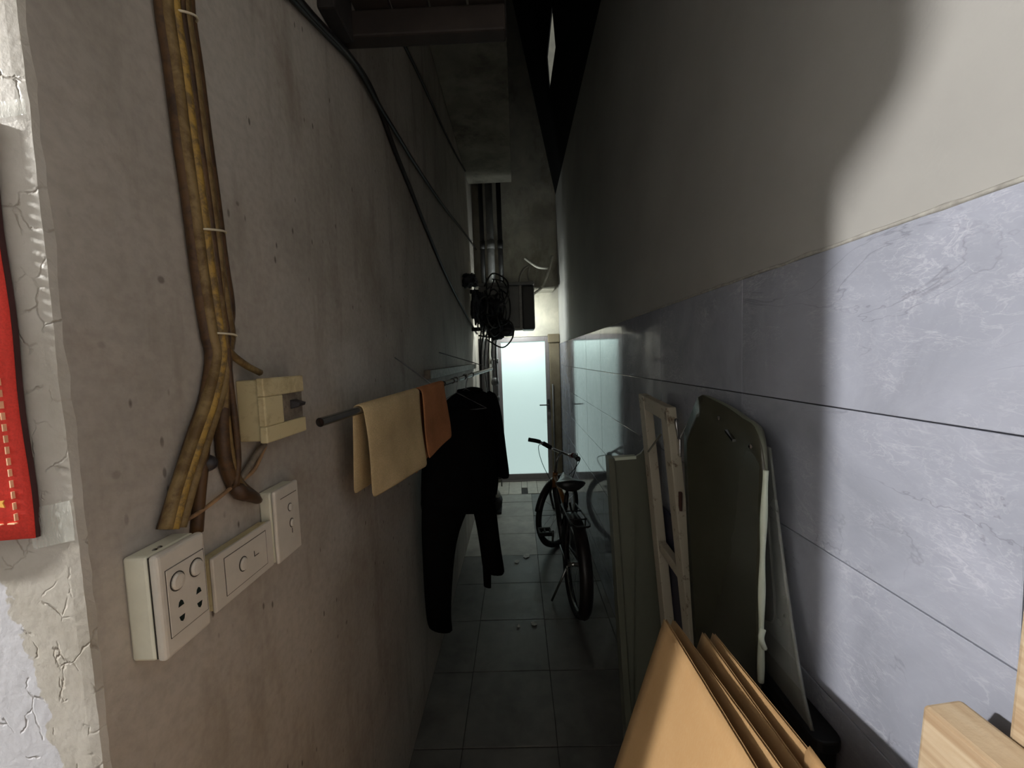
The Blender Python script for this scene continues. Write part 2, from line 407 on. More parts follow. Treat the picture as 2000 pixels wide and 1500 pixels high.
# ---- right wall: plaster above, tiles below
b = MB(); b.box(BX+0.014, 0.75, -2.6, 5.4, 0, 1.825); b.box(BX+0.003, 0.75, -2.6, 5.4, 1.825, 3.78, 1)
wr = struct(b.build('wall_right', ['grout', 'paint']), 'right alley wall, cream paint above grey marbled tiles', 'wall')
TZ = [0.0, 0.184, 0.456, 0.728, 1.0, 1.272, 1.543, 1.824]
TY = [0.966+0.543*k for k in range(-6, 8)] + [5.08]
TY[-2] = 4.767
tile_mesh = {}
for i in range(len(TY)-1):
    for j in range(len(TZ)-1):
        w = round(TY[i+1]-TY[i], 3); h = round(TZ[j+1]-TZ[j], 3); key = (w, h)
        if key not in tile_mesh:
            g = 0.0011; e = 0.0012; t = 0.014
            r0 = [(0, g, g), (0, w-g, g), (0, w-g, h-g), (0, g, h-g)]
            r1 = [(-t+0.001, y, z) for _, y, z in r0]
            r2 = [(-t, g+e, g+e), (-t, w-g-e, g+e), (-t, w-g-e, h-g-e), (-t, g+e, h-g-e)]
            me = bpy.data.meshes.new('tile')
            me.from_pydata(r0+r1+r2, [], [(0, 4, 5, 1), (1, 5, 6, 2), (2, 6, 7, 3), (3, 7, 4, 0), (4, 8, 9, 5), (5, 9, 10, 6), (6, 10, 11, 7), (7, 11, 8, 4), (8, 11, 10, 9)])
            bm = bmesh.new(); bm.from_mesh(me); bmesh.ops.recalc_face_normals(bm, faces=bm.faces); bm.to_mesh(me); bm.free()
            if me.polygons[8].normal.x > 0: me.flip_normals()
            me.materials.append(M['tile']); tile_mesh[key] = me
        o = bpy.data.objects.new('tile', tile_mesh[key]); COL.objects.link(o); o.parent = wr
        o.location = Vector((BX+0.0135, TY[i], TZ[j])) - ORG[wr.name]
        o.location.x += random.uniform(-0.0004, 0.0004)
# rough filler bead on top of the tiles
pts = [(BX+0.002, -2.5+0.02*i, 1.826+0.003*noise.noise(Vector((i*0.31, 0, 0)))) for i in range(380)]
b = MB(); b.tube(pts, [0.0042+0.0022*noise.noise(Vector((i*0.5, 9, 0))) for i in range(380)], 6)
b.build('filler_bead', 'bead', wr, smooth=True)

# ---- floor slab with its tiles
b = MB(); b.box(-0.6, 0.7, -2.6, 5.4, -0.1, -0.004); b.box(-3.3, -0.6, -2.6, 0.6, -0.1, -0.004)
fl = struct(b.build('floor', ['fgrout']), 'worn grey tiled floor running to the glass door', 'floor')
fx = [-0.5, -0.29, 0.115, 0.52, 0.56]; fy = [-0.47+0.4*k for k in range(0, 13)]
fy = [y for y in fy if y < 4.5] + [4.58]
for i in range(len(fx)-1):
    for j in range(len(fy)-1):
        g = 0.002; b = MB(); dz = random.uniform(-0.0015, 0.0015)
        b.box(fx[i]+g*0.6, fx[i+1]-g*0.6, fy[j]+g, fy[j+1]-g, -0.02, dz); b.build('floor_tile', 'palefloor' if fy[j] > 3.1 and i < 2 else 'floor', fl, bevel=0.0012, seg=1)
# pale pavers in front of the door
px_ = [-0.5, -0.33, -0.16, 0.0, 0.075, 0.2, 0.33, 0.56]
for i in range(len(px_)-1):
    if i == 3:
        b = MB(); b.box(px_[i]+0.002, px_[i+1]-0.002, 4.585, 4.80, -0.02, -0.012); b.build('drain_slot', 'bin', fl)
        b = MB(); b.box(px_[i]+0.002, px_[i+1]-0.002, 4.805, 5.07, -0.02, 0.004); b.build('paver', 'palepave', fl, bevel=0.002, seg=1); continue
    b = MB(); b.box(px_[i]+0.002, px_[i+1]-0.002, 4.585, 5.07, -0.02, 0.004+random.uniform(-0.002, 0.002)); b.build('paver', 'palepave', fl, bevel=0.002, seg=1)
b = MB(); b.box(-3.3, -0.6, -2.6, 0.41, -0.004, 0.0); b.box(-0.6, 0.56, -2.6, -0.47, -0.004, 0.0); b.build('floor_screed', 'roomf', fl)

# ---- end wall, jamb, door
b = MB(); b.box(-0.6, -0.262, ENDY, 5.4, 0, 1.93); b.box(0.43, 0.70, ENDY+0.04, 5.4, 0, 1.93); b.box(-0.6, 0.70, ENDY, 5.4, 1.93, 7.2); b.box(-0.262, 0.43, 5.3, 5.4, 0, 1.93)
struct(b.build('wall_end', 'endw'), 'stained cream end wall above the glass door', 'wall')
b = MB(); b.box(0.425, 0.557, ENDY-0.05, ENDY+0.06, 0, 1.90); b.box(0.41, 0.558, ENDY-0.07, ENDY+0.06, 1.84, 1.95)
struct(b.build('trim_1', 'jamb', bevel=0.008), 'brown rendered jamb post between glass door and tiled wall', 'door jamb')
dr = thing('door_1', 'white frosted glass door in grey frame at alley end', 'door', (0.08, ENDY, 0)); struct(dr)
dx0, dx1, dz1 = -0.262, 0.425, 1.925
b = MB(); b.box(dx0, dx0+0.055, ENDY-0.01, ENDY+0.05, 0.02, dz1); b.box(dx1-0.055, dx1, ENDY-0.01, ENDY+0.05, 0.02, dz1)
b.box(dx0+0.055, dx1-0.055, ENDY-0.01, ENDY+0.05, dz1-0.06, dz1); b.box(dx0+0.055, dx1-0.055, ENDY-0.01, ENDY+0.05, 0.02, 0.10)
b.build('door_frame', 'alu', dr, bevel=0.004)
b = MB(); b.box(dx0+0.05, dx1-0.05, ENDY+0.012, ENDY+0.022, 0.09, dz1-0.055); b.build('glass_pane', 'glass', dr)
b = MB(); b.box(dx0, dx1, ENDY-0.03, ENDY+0.06, 0.0, 0.022); b.build('threshold', 'alu', dr, bevel=0.003)
hz = at(1060, 791, Y=ENDY-0.05).z
b = MB(); b.box(dx1-0.045, dx1-0.015, ENDY-0.022, ENDY-0.008, hz-0.07, hz+0.07)
hd = b.build('handle_plate', 'terminal', dr, bevel=0.004)
b = MB(); b.tube(spl([(dx1-0.03, ENDY-0.02, hz), (dx1-0.03, ENDY-0.06, hz), (dx1-0.06, ENDY-0.065, hz), (dx1-0.15, ENDY-0.06, hz)], 4), 0.008); b.build('lever', 'terminal', hd, smooth=True)
b = MB(); b.tube([(0.452, ENDY-0.062, 0.2), (0.452, ENDY-0.062, 1.3)], 0.008); struct(b.build('trim_2', 'pvc', smooth=True), 'thin grey conduit on the jamb beside glass door', 'conduit')

# ---- concrete soffit slab above the left side, upper wall, steep black roof
sof_z = at(1000, 356, Y=4.6).z
b = MB(); b.box(AX, 0.008, 1.25, 4.6, sof_z, sof_z+0.28)
o = b.build('ceiling', 'conc', bevel=0.006); struct(o, 'rough concrete slab jutting from the left wall overhead', 'concrete slab')
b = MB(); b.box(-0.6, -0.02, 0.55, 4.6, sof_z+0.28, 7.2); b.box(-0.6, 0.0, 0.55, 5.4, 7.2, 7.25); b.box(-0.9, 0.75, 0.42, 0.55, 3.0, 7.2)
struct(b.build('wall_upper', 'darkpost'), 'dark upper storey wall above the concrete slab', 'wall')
def roofpt(px, py):
    # intersection with the roof plane through (0.56, z=3.76) and (0.257, z=5.3), parallel to the alley
    d = CF + CR*((px-1000)/F_PX) - CU*((py-750)/F_PX); m = (5.3-3.76)/(0.56-0.257)
    t = (3.76 + m*(0.56-CAM.x) - CAM.z)/(d.z + m*d.x); return CAM + d*t
rz = lambda x: 3.76+(0.56-x)*(5.3-3.76)/(0.56-0.257)
outer = [Vector((0.60, 0.4, rz(0.60))), Vector((-0.08, 0.4, rz(-0.08))), Vector((-0.08, 5.4, rz(-0.08))), Vector((0.60, 5.4, rz(0.60)))]
inner = [roofpt(1086, 92), roofpt(1079, 12), roofpt(1069, 112), roofpt(1074, 175)]
b = MB(); b.add(outer+inner, [(0, 1, 5, 4), (1, 2, 6, 5), (2, 3, 7, 6), (3, 0, 4, 7)])
struct(b.build('roof', 'roof', solid=0.01), 'steep black roof sheet with a bright chink over the alley', 'roof')

# ---- the room behind the camera (closes the place and holds the light)
b = MB(); b.box(-3.4, 0.75, -2.7, -2.6, 0, 3.0); struct(b.build('wall_back', 'roomw'), 'pale back wall of the front room', 'wall')
b = MB(); b.box(-3.4, -3.3, -2.6, 0.6, 0, 3.0); struct(b.build('wall_side', 'roomw'), 'pale side wall of the front room', 'wall')
b = MB(); b.box(-3.4, 0.75, -2.7, 0.55, 3.0, 3.1); struct(b.build('ceiling_room', 'roomw'), 'pale ceiling of the front room', 'ceiling')
# added unseen beam over the pier, shaped to shade the upper right wall
b = MB(); b.prism([(-1.35, PIER_Y, 2.245), (-1.35, 0.318, 2.25), (-1.35, 0.266, 2.275), (-1.35, 0.250, 2.305), (-1.35, 0.240, 2.5), (-1.35, 0.235, 3.0), (-1.35, PIER_Y, 3.0)], (0.5, 0, 0))
struct(b.build('shadow_caster', 'roomw'), 'added beam above the pier, shaped to cast the wall shadow', 'beam')

# room lamp: globe bulb on a cord
lp = thing('pendant_lamp', 'white globe bulb on a cord in the front room', 'lamp', ROOM_LAMP_POS)
b = MB(); c = Vector(ROOM_LAMP_POS)
b.lathe(c, [(0.002, -0.055)]+[(0.055*math.cos(t), 0.055*math.sin(t)) for t in [-1.2, -0.8, -0.4, 0, 0.4, 0.8]]+[(0.028, 0.052)], 16); b.build('bulb', 'room_bulb', lp, smooth=True)
b = MB(); b.lathe(c, [(0.028, 0.052), (0.030, 0.10), (0.02, 0.14), (0.006, 0.15)], 14); b.build('socket', 'plate', lp, smooth=True)
b = MB(); b.tube([c+Vector((0, 0, 0.15)), (c.x, c.y, 3.0)], 0.004); b.build('cord', 'blackc', lp)

# ================================================================ LEFT WALL ELECTRICS
def ring_rect(b, X, y0, y1, z0, z1, w=0.0012, d=0.0008, mi=0):
    """thin raised outline on a plate that faces +X"""
    b.box(X, X+d, y0, y1, z0, z0+w, mi); b.box(X, X+d, y0, y1, z1-w, z1, mi); b.box(X, X+d, y0, y0+w, z0, z1, mi); b.box(X, X+d, y1-w, y1, z0, z1, mi)
def rocker(X, y, z, parent, ry=0.009, rz=0.009, name='rocker_switch'):
    b = MB(); n = 18
    for r, d, in ((1.0, 0.0),): pass
    b.loft([[Vector((X+d, y+ry*r*math.cos(2*PI*k/n), z+rz*r*math.sin(2*PI*k/n))) for k in range(n)] for r, d in ((1.0, 0.0), (1.0, 0.002), (0.8, 0.0042), (0.3, 0.0048))])
    o = b.build(name, 'plate', parent, smooth=False)
    b = MB(); b.tube([(X+0.0004, y+ry*1.1*math.cos(2*PI*k/20), z+rz*1.1*math.sin(2*PI*k/20)) for k in range(20)], 0.0007, 5, closed=True)
    b.build('rocker_gap', 'groove', o)
    return o

# double socket box
x1 = -0.455
sb = thing('socket_box', 'deep ivory socket box with two switches and two outlets, nearest the wall corner', 'socket box', (AX, 0.49, 1.284))
b = MB(); b.box(AX, x1-0.0135, 0.4555, 0.527, 1.284, 1.420); b.build('back_box', 'ivory', sb, bevel=0.004)
b = MB(); b.box(x1-0.014, x1-0.0125, 0.457, 0.5255, 1.286, 1.418); b.build('seam', 'groove', sb)
b = MB(); b.box(x1-0.0125, x1, 0.4545, 0.528, 1.283, 1.421); b.build('face_plate', ['plate'], sb, bevel=0.005, seg=3)
b = MB(); b.box(x1-0.001, x1+0.0012, 0.464, 0.5225, 1.308, 1.397); ins = b.build('insert', 'plate', sb, bevel=0.0008, seg=1)
b = MB(); ring_rect(b, x1+0.0002, 0.4635, 0.523, 1.3075, 1.3975, 0.0009, 0.0004); b.build('insert_gap', 'groove', sb)
rocker(x1+0.0012, 0.4785, 1.376, sb, 0.0095, 0.011); rocker(x1+0.0012, 0.508, 1.378, sb, 0.0095, 0.011)
for yy in (0.4805, 0.5085):
    for zz, s in ((1.344, 1), (1.325, -1)):
        b = MB(); X = x1+0.0014
        b.prism([(X, yy-0.0042, zz-0.003*s), (X, yy+0.0042, zz-0.003*s), (X, yy+0.0026, zz+0.003*s), (X, yy, zz+0.0052*s), (X, yy-0.0026, zz+0.003*s)], (0.0004, 0, 0)); b.build('outlet_slot', 'slot', sb)
for yy in (0.475, 0.482):
    b = MB(); b.lathe((AX+0.024, yy, 1.420), [(0.003, 0), (0.003, 0.001), (0.0015, 0.002)], 10); b.build('screw', 'chrome', sb)

# wide switch plate
x2 = -0.476
sw = thing('switch_box', 'low wide ivory switch box with one round rocker, between the two taller boxes', 'switch box', (AX, 0.63, 1.274))
b = MB(); b.box(AX, x2-0.006, 0.563, 0.702, 1.276, 1.360); b.build('back_box', 'beige', sw, bevel=0.003)
b = MB(); b.box(x2-0.006, x2, 0.561, 0.704, 1.274, 1.362); b.build('face_plate', 'plate', sw, bevel=0.003, seg=2)
b = MB(); b.box(x2-0.001, x2+0.0010, 0.584, 0.684, 1.288, 1.350); b.build('insert', 'plate', sw, bevel=0.0008, seg=1)
b = MB(); ring_rect(b, x2+0.0002, 0.5835, 0.6845, 1.2875, 1.3505, 0.0009, 0.0004); b.build('insert_gap', 'groove', sw)
rocker(x2+0.001, 0.623, 1.320, sw, 0.0085, 0.011)
b = MB(); b.box(x2+0.001, x2+0.0014, 0.650, 0.6512, 1.318, 1.328); b.box(x2+0.001, x2+0.0014, 0.650, 0.662, 1.318, 1.3192); b.build('blank_mark', 'groove', sw)

# tall narrow switch box
x3 = -0.468
ss = thing('switch_box', 'tall narrow ivory switch box with two small switches, rightmost of the three', 'switch box', (AX, 0.745, 1.272))
b = MB(); b.box(AX, x3-0.008, 0.7065, 0.782, 1.274, 1.413); b.build('back_box', 'ivory', ss, bevel=0.004)
b = MB(); b.box(x3-0.008, x3, 0.7055, 0.784, 1.272, 1.415); b.build('face_plate', 'plate', ss, bevel=0.004, seg=3)
b = MB(); b.box(x3+0.0001, x3+0.0006, 0.722, 0.775, 1.3935, 1.3945); b.build('insert_gap', 'groove', ss)
rocker(x3+0.0002, 0.7505, 1.368, ss, 0.006, 0.007); rocker(x3+0.0002, 0.7525, 1.335, ss, 0.006, 0.008)
b = MB(); b.box(x3+0.0002, x3+0.0008, 0.752, 0.7532, 1.314, 1.324); b.build('blank_mark', 'groove', ss)

# upper breaker box
x4 = -0.447
ub = thing('breaker_box', 'aged beige breaker box with a dark toggle on the grey plaster', 'breaker box', (AX, 0.73, 1.515))
b = MB(); b.box(AX, x4-0.012, 0.672, 0.79, 1.518, 1.628); b.build('base', 'beige', ub, bevel=0.003)
b = MB(); b.box(x4-0.014, x4, 0.668, 0.795, 1.515, 1.545); b.box(x4-0.014, x4, 0.668, 0.795, 1.598, 1.631); b.box(x4-0.014, x4, 0.668, 0.722, 1.545, 1.598)
b.build('cover', 'beige', ub, bevel=0.0025)
b = MB(); b.box(x4-0.013, x4-0.006, 0.722, 0.795, 1.545, 1.598); b.build('breaker_face', 'greyc', ub)
b = MB(); b.prism([(x4-0.006, 0.752, 1.566), (x4+0.010, 0.756, 1.571), (x4+0.012, 0.756, 1.577), (x4-0.006, 0.752, 1.584)], (0, 0.022, 0)); b.build('toggle', 'terminal', ub, bevel=0.001)

# ---- cable bundle
def wp(px, py, off=0.008): return at(px, py, X=AX+off)
def cable(path, r, mat, parent, off=0.008, name='cable', n=8):
    pts = []
    for q in path: pts.append(wp(q[0], q[1], q[2] if len(q) > 2 else off))
    b = MB(); b.tube(spl(pts, 6), r, n); return b.build(name, mat, parent, smooth=True)
p0 = wp(400, 500)
cb = thing('cable_bundle', 'bundle of dirty yellow and brown cables tied down the left wall', 'cables', (AX, p0.y, 1.45))
main = [(333, -60), (336, 20), (352, 130), (370, 270), (388, 400), (402, 510), (415, 600), (424, 655)]
sh = lambda d, path: [(x+d, y) for x, y in path]
cable(sh(-9, main)+[(422, 700), (404, 780), (376, 860), (346, 950), (324, 1034)], 0.0082, 'yel2', cb, 0.016)
cable(sh(5, main)+[(432, 700), (416, 780), (388, 860), (358, 950), (336, 1034)], 0.0082, 'yel', cb, 0.017)
cable(sh(-20, main)+[(412, 700), (400, 780), (374, 860), (346, 950), (320, 1034)], 0.0085, 'brown', cb, 0.010)
cable(sh(14, main)+[(440, 720), (430, 775), (400, 870), (374, 950), (352, 1030)], 0.0075, 'yel2', cb, 0.016)
cable(sh(24, main)+[(440, 700), (435, 780), (442, 860), (456, 930), (478, 965)], 0.0095, 'yel2', cb, 0.012)
cable(sh(34, main[:7])+[(444, 655), (442, 700), (438, 780), (446, 860), (462, 935), (500, 972)], 0.0080, 'brown', cb, 0.009)
cable(sh(20, main)+[(444, 680), (450, 750), (460, 830), (465, 900), (460, 950)], 0.0050, 'brown', cb, 0.020)
cable(sh(26, main[:6])+[(432, 600), (436, 645), (446, 684), (478, 712), (508, 728)], 0.0062, 'yel2', cb, 0.019)
cable([(430, 640), (438, 690), (438, 760), (434, 830), (440, 900), (458, 952)], 0.0110, 'brown', cb, 0.011)
cable([(400, 830), (396, 900), (390, 960), (384, 1040)], 0.0085, 'brown', cb, 0.006, name='sleeve')
cable([(345, 1026), (390, 1000), (440, 962), (470, 935)], 0.0032, 'pink', cb, 0.012, name='wire')
cable([(470, 935), (490, 905), (505, 882), (516, 868)], 0.0058, 'greyc', cb, 0.011, name='wire')
cable([(470, 940), (496, 918), (512, 885), (518, 872)], 0.0035, 'pink', cb, 0.009, name='wire')
b = MB(); b.tube(spl([wp(455, 945, 0.012), wp(470, 962, 0.016), wp(488, 968, 0.016), wp(506, 978, 0.01)], 4), [0.007, 0.010, 0.012, 0.012, 0.013, 0.012, 0.012, 0.011, 0.011, 0.010, 0.009, 0.008, 0.006], 10); b.build('tape_wrap', 'tape_b', cb, smooth=True)
b = MB(); q = wp(402, 905, 0.004); b.lathe(q, [(0.012, 0), (0.013, 0.006), (0.009, 0.013), (0.003, 0.016)], 12, (1, 0, 0)); b.build('wall_plug', 'terminal', cb, smooth=True)
for (xa, ya, xb, yb) in ((374, 448, 430, 456), (400, 651, 450, 658), (322, 20, 372, 44)):
    pa, pb = wp(xa, ya, 0.006), wp(xb, yb, 0.006); mid = (pa+pb)/2
    loop = [pa, pa.lerp(pb, 0.08)+Vector((0.019, 0, 0)), pa.lerp(pb, 0.4)+Vector((0.0270, 0, 0)), pa.lerp(pb, 0.7)+Vector((0.022, 0, 0)), pa.lerp(pb, 0.95)+Vector((0.011, 0, 0)), pb]
    b = MB(); b.tube(spl(loop, 4), 0.0018, 6); b.build('cable_tie', 'tie', cb, smooth=True)

# ---- black cables on the left wall further in
bc = thing('wall_cable', 'thick black cable sagging down the left wall past the clothes rail', 'cable', (AX, 2.6, 1.9))
b = MB(); b.tube(spl([wp(x, y, 0.012) for x, y in ((540, -40), (580, 5), (640, 68), (700, 132), (735, 195), (770, 290), (800, 365), (832, 445), (870, 535), (905, 605), (932, 652))], 5), 0.010, 8); b.build('cable', 'blackc', bc, smooth=True)
bc2 = thing('wall_cable', 'black cable branching off high on the left wall to the downpipes', 'cable', (AX, 3.0, 2.4))
b = MB(); b.tube(spl([wp(x, y, 0.020) for x, y in ((560, -30), (610, 30), (690, 118), (740, 205), (775, 262), (820, 335), (870, 408), (905, 452), (932, 490))], 5), 0.009, 8); b.build('cable', 'blackc', bc2, smooth=True)
bc3 = thing('wall_cable', 'thin black cable running just under the concrete slab', 'cable', (AX, 2.5, 3.0))
b = MB(); b.tube(spl([wp(x, y, 0.010) for x, y in ((786, 80), (815, 140), (845, 205), (865, 250), (895, 310), (925, 362))], 5), 0.008, 8); b.build('cable', 'blackc', bc3, smooth=True)

# ================================================================ RED BAG ON THE PIER + TAPES
rb = thing('red_cloth_bag', 'red cloth bag with pale stitching hung on the white pier', 'bag', (-0.68, PIER_Y-0.02, 1.44))
yf = PIER_Y-0.006
rows = []
zb = at(72, 1050, Y=yf).z
for i in range(17):
    z = zb + i*0.028; r = []
    xr = -0.5425 + 0.0015*math.sin(i*0.9) - 0.00*i
    for j in range(41):
        u = j/40; x = xr - u*0.30
        bul = 0.03*math.sin(PI*min(1, u*1.15))**1.3*(0.35+0.65*math.sin(PI*min(1, (i+2)/18)))
        r.append(Vector((x, yf-bul, z+0.004*u)))
    rows.append(r)
b = MB(); b.grid(rows); b.build('front', 'red', rb, smooth=True, solid=0.003)
b = MB(); b.grid([[Vector((v.x, PIER_Y-0.001 if k else v.y, v.z)) for k in range(2)] for v in [r[0] for r in rows]]); b.build('side_gusset', 'redshade', rb, solid=0.001)
def bagy(x, i):
    u = (-0.5425-x)/0.30
    return yf-0.03*math.sin(PI*min(1, u*1.15))**1.3*(0.35+0.65*math.sin(PI*min(1, (i+2)/18)))
for i in range(34):
    z = zb+0.022+i*0.0124; x = -0.5555; y = bagy(x, (z-zb)/0.028)
    b = MB(); b.box(x-0.0006, x+0.0006, y-0.0045, y-0.0012, z, z+0.0078); b.build('stitch', 'stitch', rb)
for i in range(12):
    x = -0.556-i*0.0125; y = bagy(x-0.004, 0.6)
    b = MB(); b.box(x-0.008, x, y-0.004, y-0.0005, zb+0.0182, zb+0.0194); b.build('stitch', 'stitch', rb)
b = MB(); q = at(3, 985, Y=yf-0.012); b.prism([(q.x-0.006, q.y, q.z-0.003), (q.x+0.003, q.y, q.z-0.004), (q.x+0.001, q.y, q.z+0.001), (q.x+0.003, q.y, q.z+0.004), (q.x-0.004, q.y, q.z+0.003)], (0, 0.001, 0)); b.build('gold_print', 'gold', rb)
for (pa, pb_, hgt, lab) in (((-0.56, 1.925), (-0.5035, 1.931), 0.016, 'clear tape strip high on the white pier edge'), ((-0.5520, 1.478), (-0.5035, 1.487), 0.046, 'wide clear tape holding the bottom of the red bag to the pier')):
    rows = []
    for i in range(5):
        v = i/4; rows.append([Vector((pa[0]+(pb_[0]-pa[0])*u/8, PIER_Y-0.0016-0.0018*abs(noise.noise(Vector((u*0.9, i*0.8, pa[1])))), pa[1]+(pb_[1]-pa[1])*u/8-hgt/2+hgt*v)) for u in range(9)])
    b = MB(); b.grid(rows); tag(b.build('tape_strip', 'tape', smooth=True), lab, 'tape')

# ================================================================ CLOTHES RAIL
RA, RB_ = Vector((-0.442, 0.84, 1.524)), Vector((-0.17, 2.53, 1.589))
rdir = (RB_-RA).normalized()
def rp(y): t = (y-RA.y)/(RB_.y-RA.y); return RA.lerp(RB_, t)
rl = thing('clothes_rail', 'steel tube clothes rail with towels and black clothes', 'rail', (-0.3, 1.7, 1.5))
b = MB(); b.tube([RA, RB_], 0.0105, 16, cap=False); b.tube([RB_, RA], 0.0088, 16, cap=False); b.build('tube', 'steel', rl, smooth=True)
b = MB(); b.lathe(RA+rdir*0.012, [(0.0001, 0), (0.0088, 0.0005)], 14, rdir); b.build('tube_inside', 'inside', rl)
for y in (1.62, 1.74, 1.80, 1.92, 2.06):
    q = rp(y); b = MB(); b.lathe(q, [(0.0108, -0.006), (0.0125, -0.005), (0.0125, 0.005), (0.0108, 0.006)], 14, rdir); b.build('binding', 'blackc', rl, smooth=True)
for y in (1.55, 2.45):
    q = rp(y); b = MB(); b.tube(spl([q+Vector((0.0, 0, -0.012)), q+Vector((-0.014, 0, 0)), q+Vector((-0.05, 0, 0.03)), (AX, q.y+0.02, q.z+0.12)], 5), 0.003, 6); b.build('stay_wire', 'wire', rl, smooth=True)

def towel(name, y0, y1, front, back, mat, label, seed, flare=0.0):
    rows = []; nu = 14
    for i in range(nu+1):
        u = i/nu; y = y0+(y1-y0)*u; q = rp(y); prof = []
        wob = 0.004*math.sin(u*5+seed)
        fl, bl = front[0]+(front[1]-front[0])*u, back[0]+(back[1]-back[0])*u
        for j in range(9):
            v = 1-j/8; prof.append(q+Vector((-0.013-0.012*v+wob*v, flare*v*(u-0.5), -bl*v)))
        for a in (150, 110, 70, 30): prof.append(q+Vector((0.0145*math.cos(math.radians(a)), 0, 0.0145*math.sin(math.radians(a)))))
        for j in range(9):
            v = j/8; prof.append(q+Vector((0.014+0.014*v+wob*v+0.004*math.sin(v*4+u*3+seed), flare*v*(u-0.5), -fl*v)))
        rows.append(prof)
    b = MB(); b.grid(rows); o = b.build(name, mat, smooth=True, solid=0.006, sub=1)
    return tag(o, label, 'towel')
towel('hand_towel', 0.985, 1.345, (0.235, 0.265), (0.225, 0.22), 'towel', 'folded beige terry towel over the rail, nearest its open end', 0.3)
towel('hand_towel', 1.355, 1.60, (0.245, 0.225), (0.30, 0.26), 'orange', 'folded tan orange terry towel over the rail beside the beige one', 1.7)

# garments
def gy(px): return 1.72+(px-825)/165*0.33
def gp(px, py, dy=0.0): return at(px, py, Y=gy(px)+dy)
def ell(cx0, cx1, py, ry, n=16, dy=0.0):
    a, c = gp(cx0, py, dy), gp(cx1, py, dy); m = (a+c)/2; h = (c-a)/2
    t = Vector((-h.y, h.x, 0)).normalized()*ry
    return [m + h*math.cos(2*PI*k/n) + t*math.sin(2*PI*k/n) for k in range(n)]
sh_ = thing('shirt', 'black long-sleeved shirt on a wire hanger hung from the rail', 'shirt', rp(1.86)+Vector((0, 0, -0.75)))
b = MB(); b.loft([ell(l, r, y, d, dy=0.06) for l, r, y, d in ((898, 942, 762, 0.02), (888, 955, 768, 0.03), (866, 968, 786, 0.045), (846, 972, 812, 0.055), (834, 974, 850, 0.055), (830, 974, 900, 0.055), (828, 974, 945, 0.055), (828, 973, 985, 0.05))])
b.build('body', 'black', sh_, smooth=True, sub=1)
b = MB(); b.loft([ell(l, r, y, d, 12, dy=0.08) for l, r, y, d in ((946, 966, 762, 0.03), (952, 974, 790, 0.045), (958, 981, 830, 0.045), (964, 987, 880, 0.04), (970, 993, 920, 0.038), (973, 994, 936, 0.036))]); b.build('sleeve', 'black', sh_, smooth=True, sub=1)
b = MB(); b.loft([ell(l, r, y, d, 12, dy=0.05) for l, r, y, d in ((858, 884, 786, 0.03), (842, 872, 810, 0.045), (830, 862, 850, 0.045), (825, 858, 900, 0.04), (823, 856, 960, 0.038), (823, 852, 990, 0.036))]); b.build('sleeve', 'black', sh_, smooth=True, sub=1)
b = MB(); b.tube(spl([gp(896, 764, 0.030), gp(912, 774, 0.010), gp(930, 764, 0.030), gp(940, 762, 0.080), gp(922, 759, 0.095), gp(903, 763, 0.080)], 4), 0.010, 8, closed=True); b.build('collar', 'black', sh_, smooth=True)
def hanger(y, label, dx):
    q = rp(y); h = thing('wire_hanger', label, 'hanger', q+Vector((0, 0, -0.12)))
    b = MB(); b.tube(spl([q+Vector((-0.012, 0, -0.004)), q+Vector((-0.008, 0, 0.012)), q+Vector((0.008, 0, 0.013)), q+Vector((0.013, 0, 0)), q+Vector((0.004, 0, -0.03)), q+Vector((0, 0, -0.06))], 5), 0.0024, 6); b.build('hook', 'wire', h, smooth=True)
    c = q+Vector((0, 0, -0.06)); b = MB(); b.tube([c, c+Vector((-0.16, -0.1, -0.09)), c+Vector((0.13, 0.1, -0.09))], 0.0024, 6, closed=True); b.build('shoulder_wire', 'wire', h)
hanger(1.94, 'wire hanger inside the black shirt on the rail', 0); hanger(1.79, 'wire hanger holding the black trousers on the rail', 0)
tr = thing('trousers', 'black long trousers hanging below the black shirt, legs apart', 'trousers', rp(1.80)+Vector((0, 0, -1.4)))
b = MB(); b.loft([ell(l, r, y, d, dy=-0.065) for l, r, y, d in ((856, 940, 800, 0.012), (838, 964, 845, 0.03), (828, 968, 900, 0.04), (823, 969, 950, 0.042), (822, 968, 985, 0.042), (824, 964, 1000, 0.04))]); b.build('hips', 'black2', tr, smooth=True)
b = MB(); b.loft([ell(l, r, y, d, 14, dy=-0.065) for l, r, y, d in ((823, 922, 975, 0.042), (823, 912, 1000, 0.042), (823, 896, 1035, 0.042), (825, 887, 1080, 0.04), (828, 882, 1140, 0.04), (832, 879, 1200, 0.038), (836, 882, 1222, 0.04), (840, 884, 1234, 0.04))]); b.build('leg', 'black2', tr, smooth=True, sub=1)
b = MB(); b.loft([ell(l, r, y, d, 14, dy=-0.06) for l, r, y, d in ((915, 968, 970, 0.042), (924, 968, 995, 0.042), (932, 972, 1030, 0.042), (938, 977, 1070, 0.04), (943, 983, 1105, 0.042), (945, 986, 1124, 0.042))]); b.build('leg', 'black2', tr, smooth=True, sub=1)
b = MB(); b.loft([ell(l, r, y, d, 10, dy=-0.03) for l, r, y, d in ((940, 956, 1000, 0.02), (942, 957, 1080, 0.02), (945, 958, 1130, 0.02), (946, 958, 1146, 0.02))]); b.build('waist_strap', 'black2', tr, smooth=True)

# wall ledge board behind the rail
b = MB(); za = at(830, 724, X=AX+0.03).z
b.box(AX, AX+0.035, 2.05, 4.4, za-0.05, za); tag(b.build('wall_board', 'greyc', bevel=0.003), 'long grey board fixed along the left wall behind the rail', 'board')

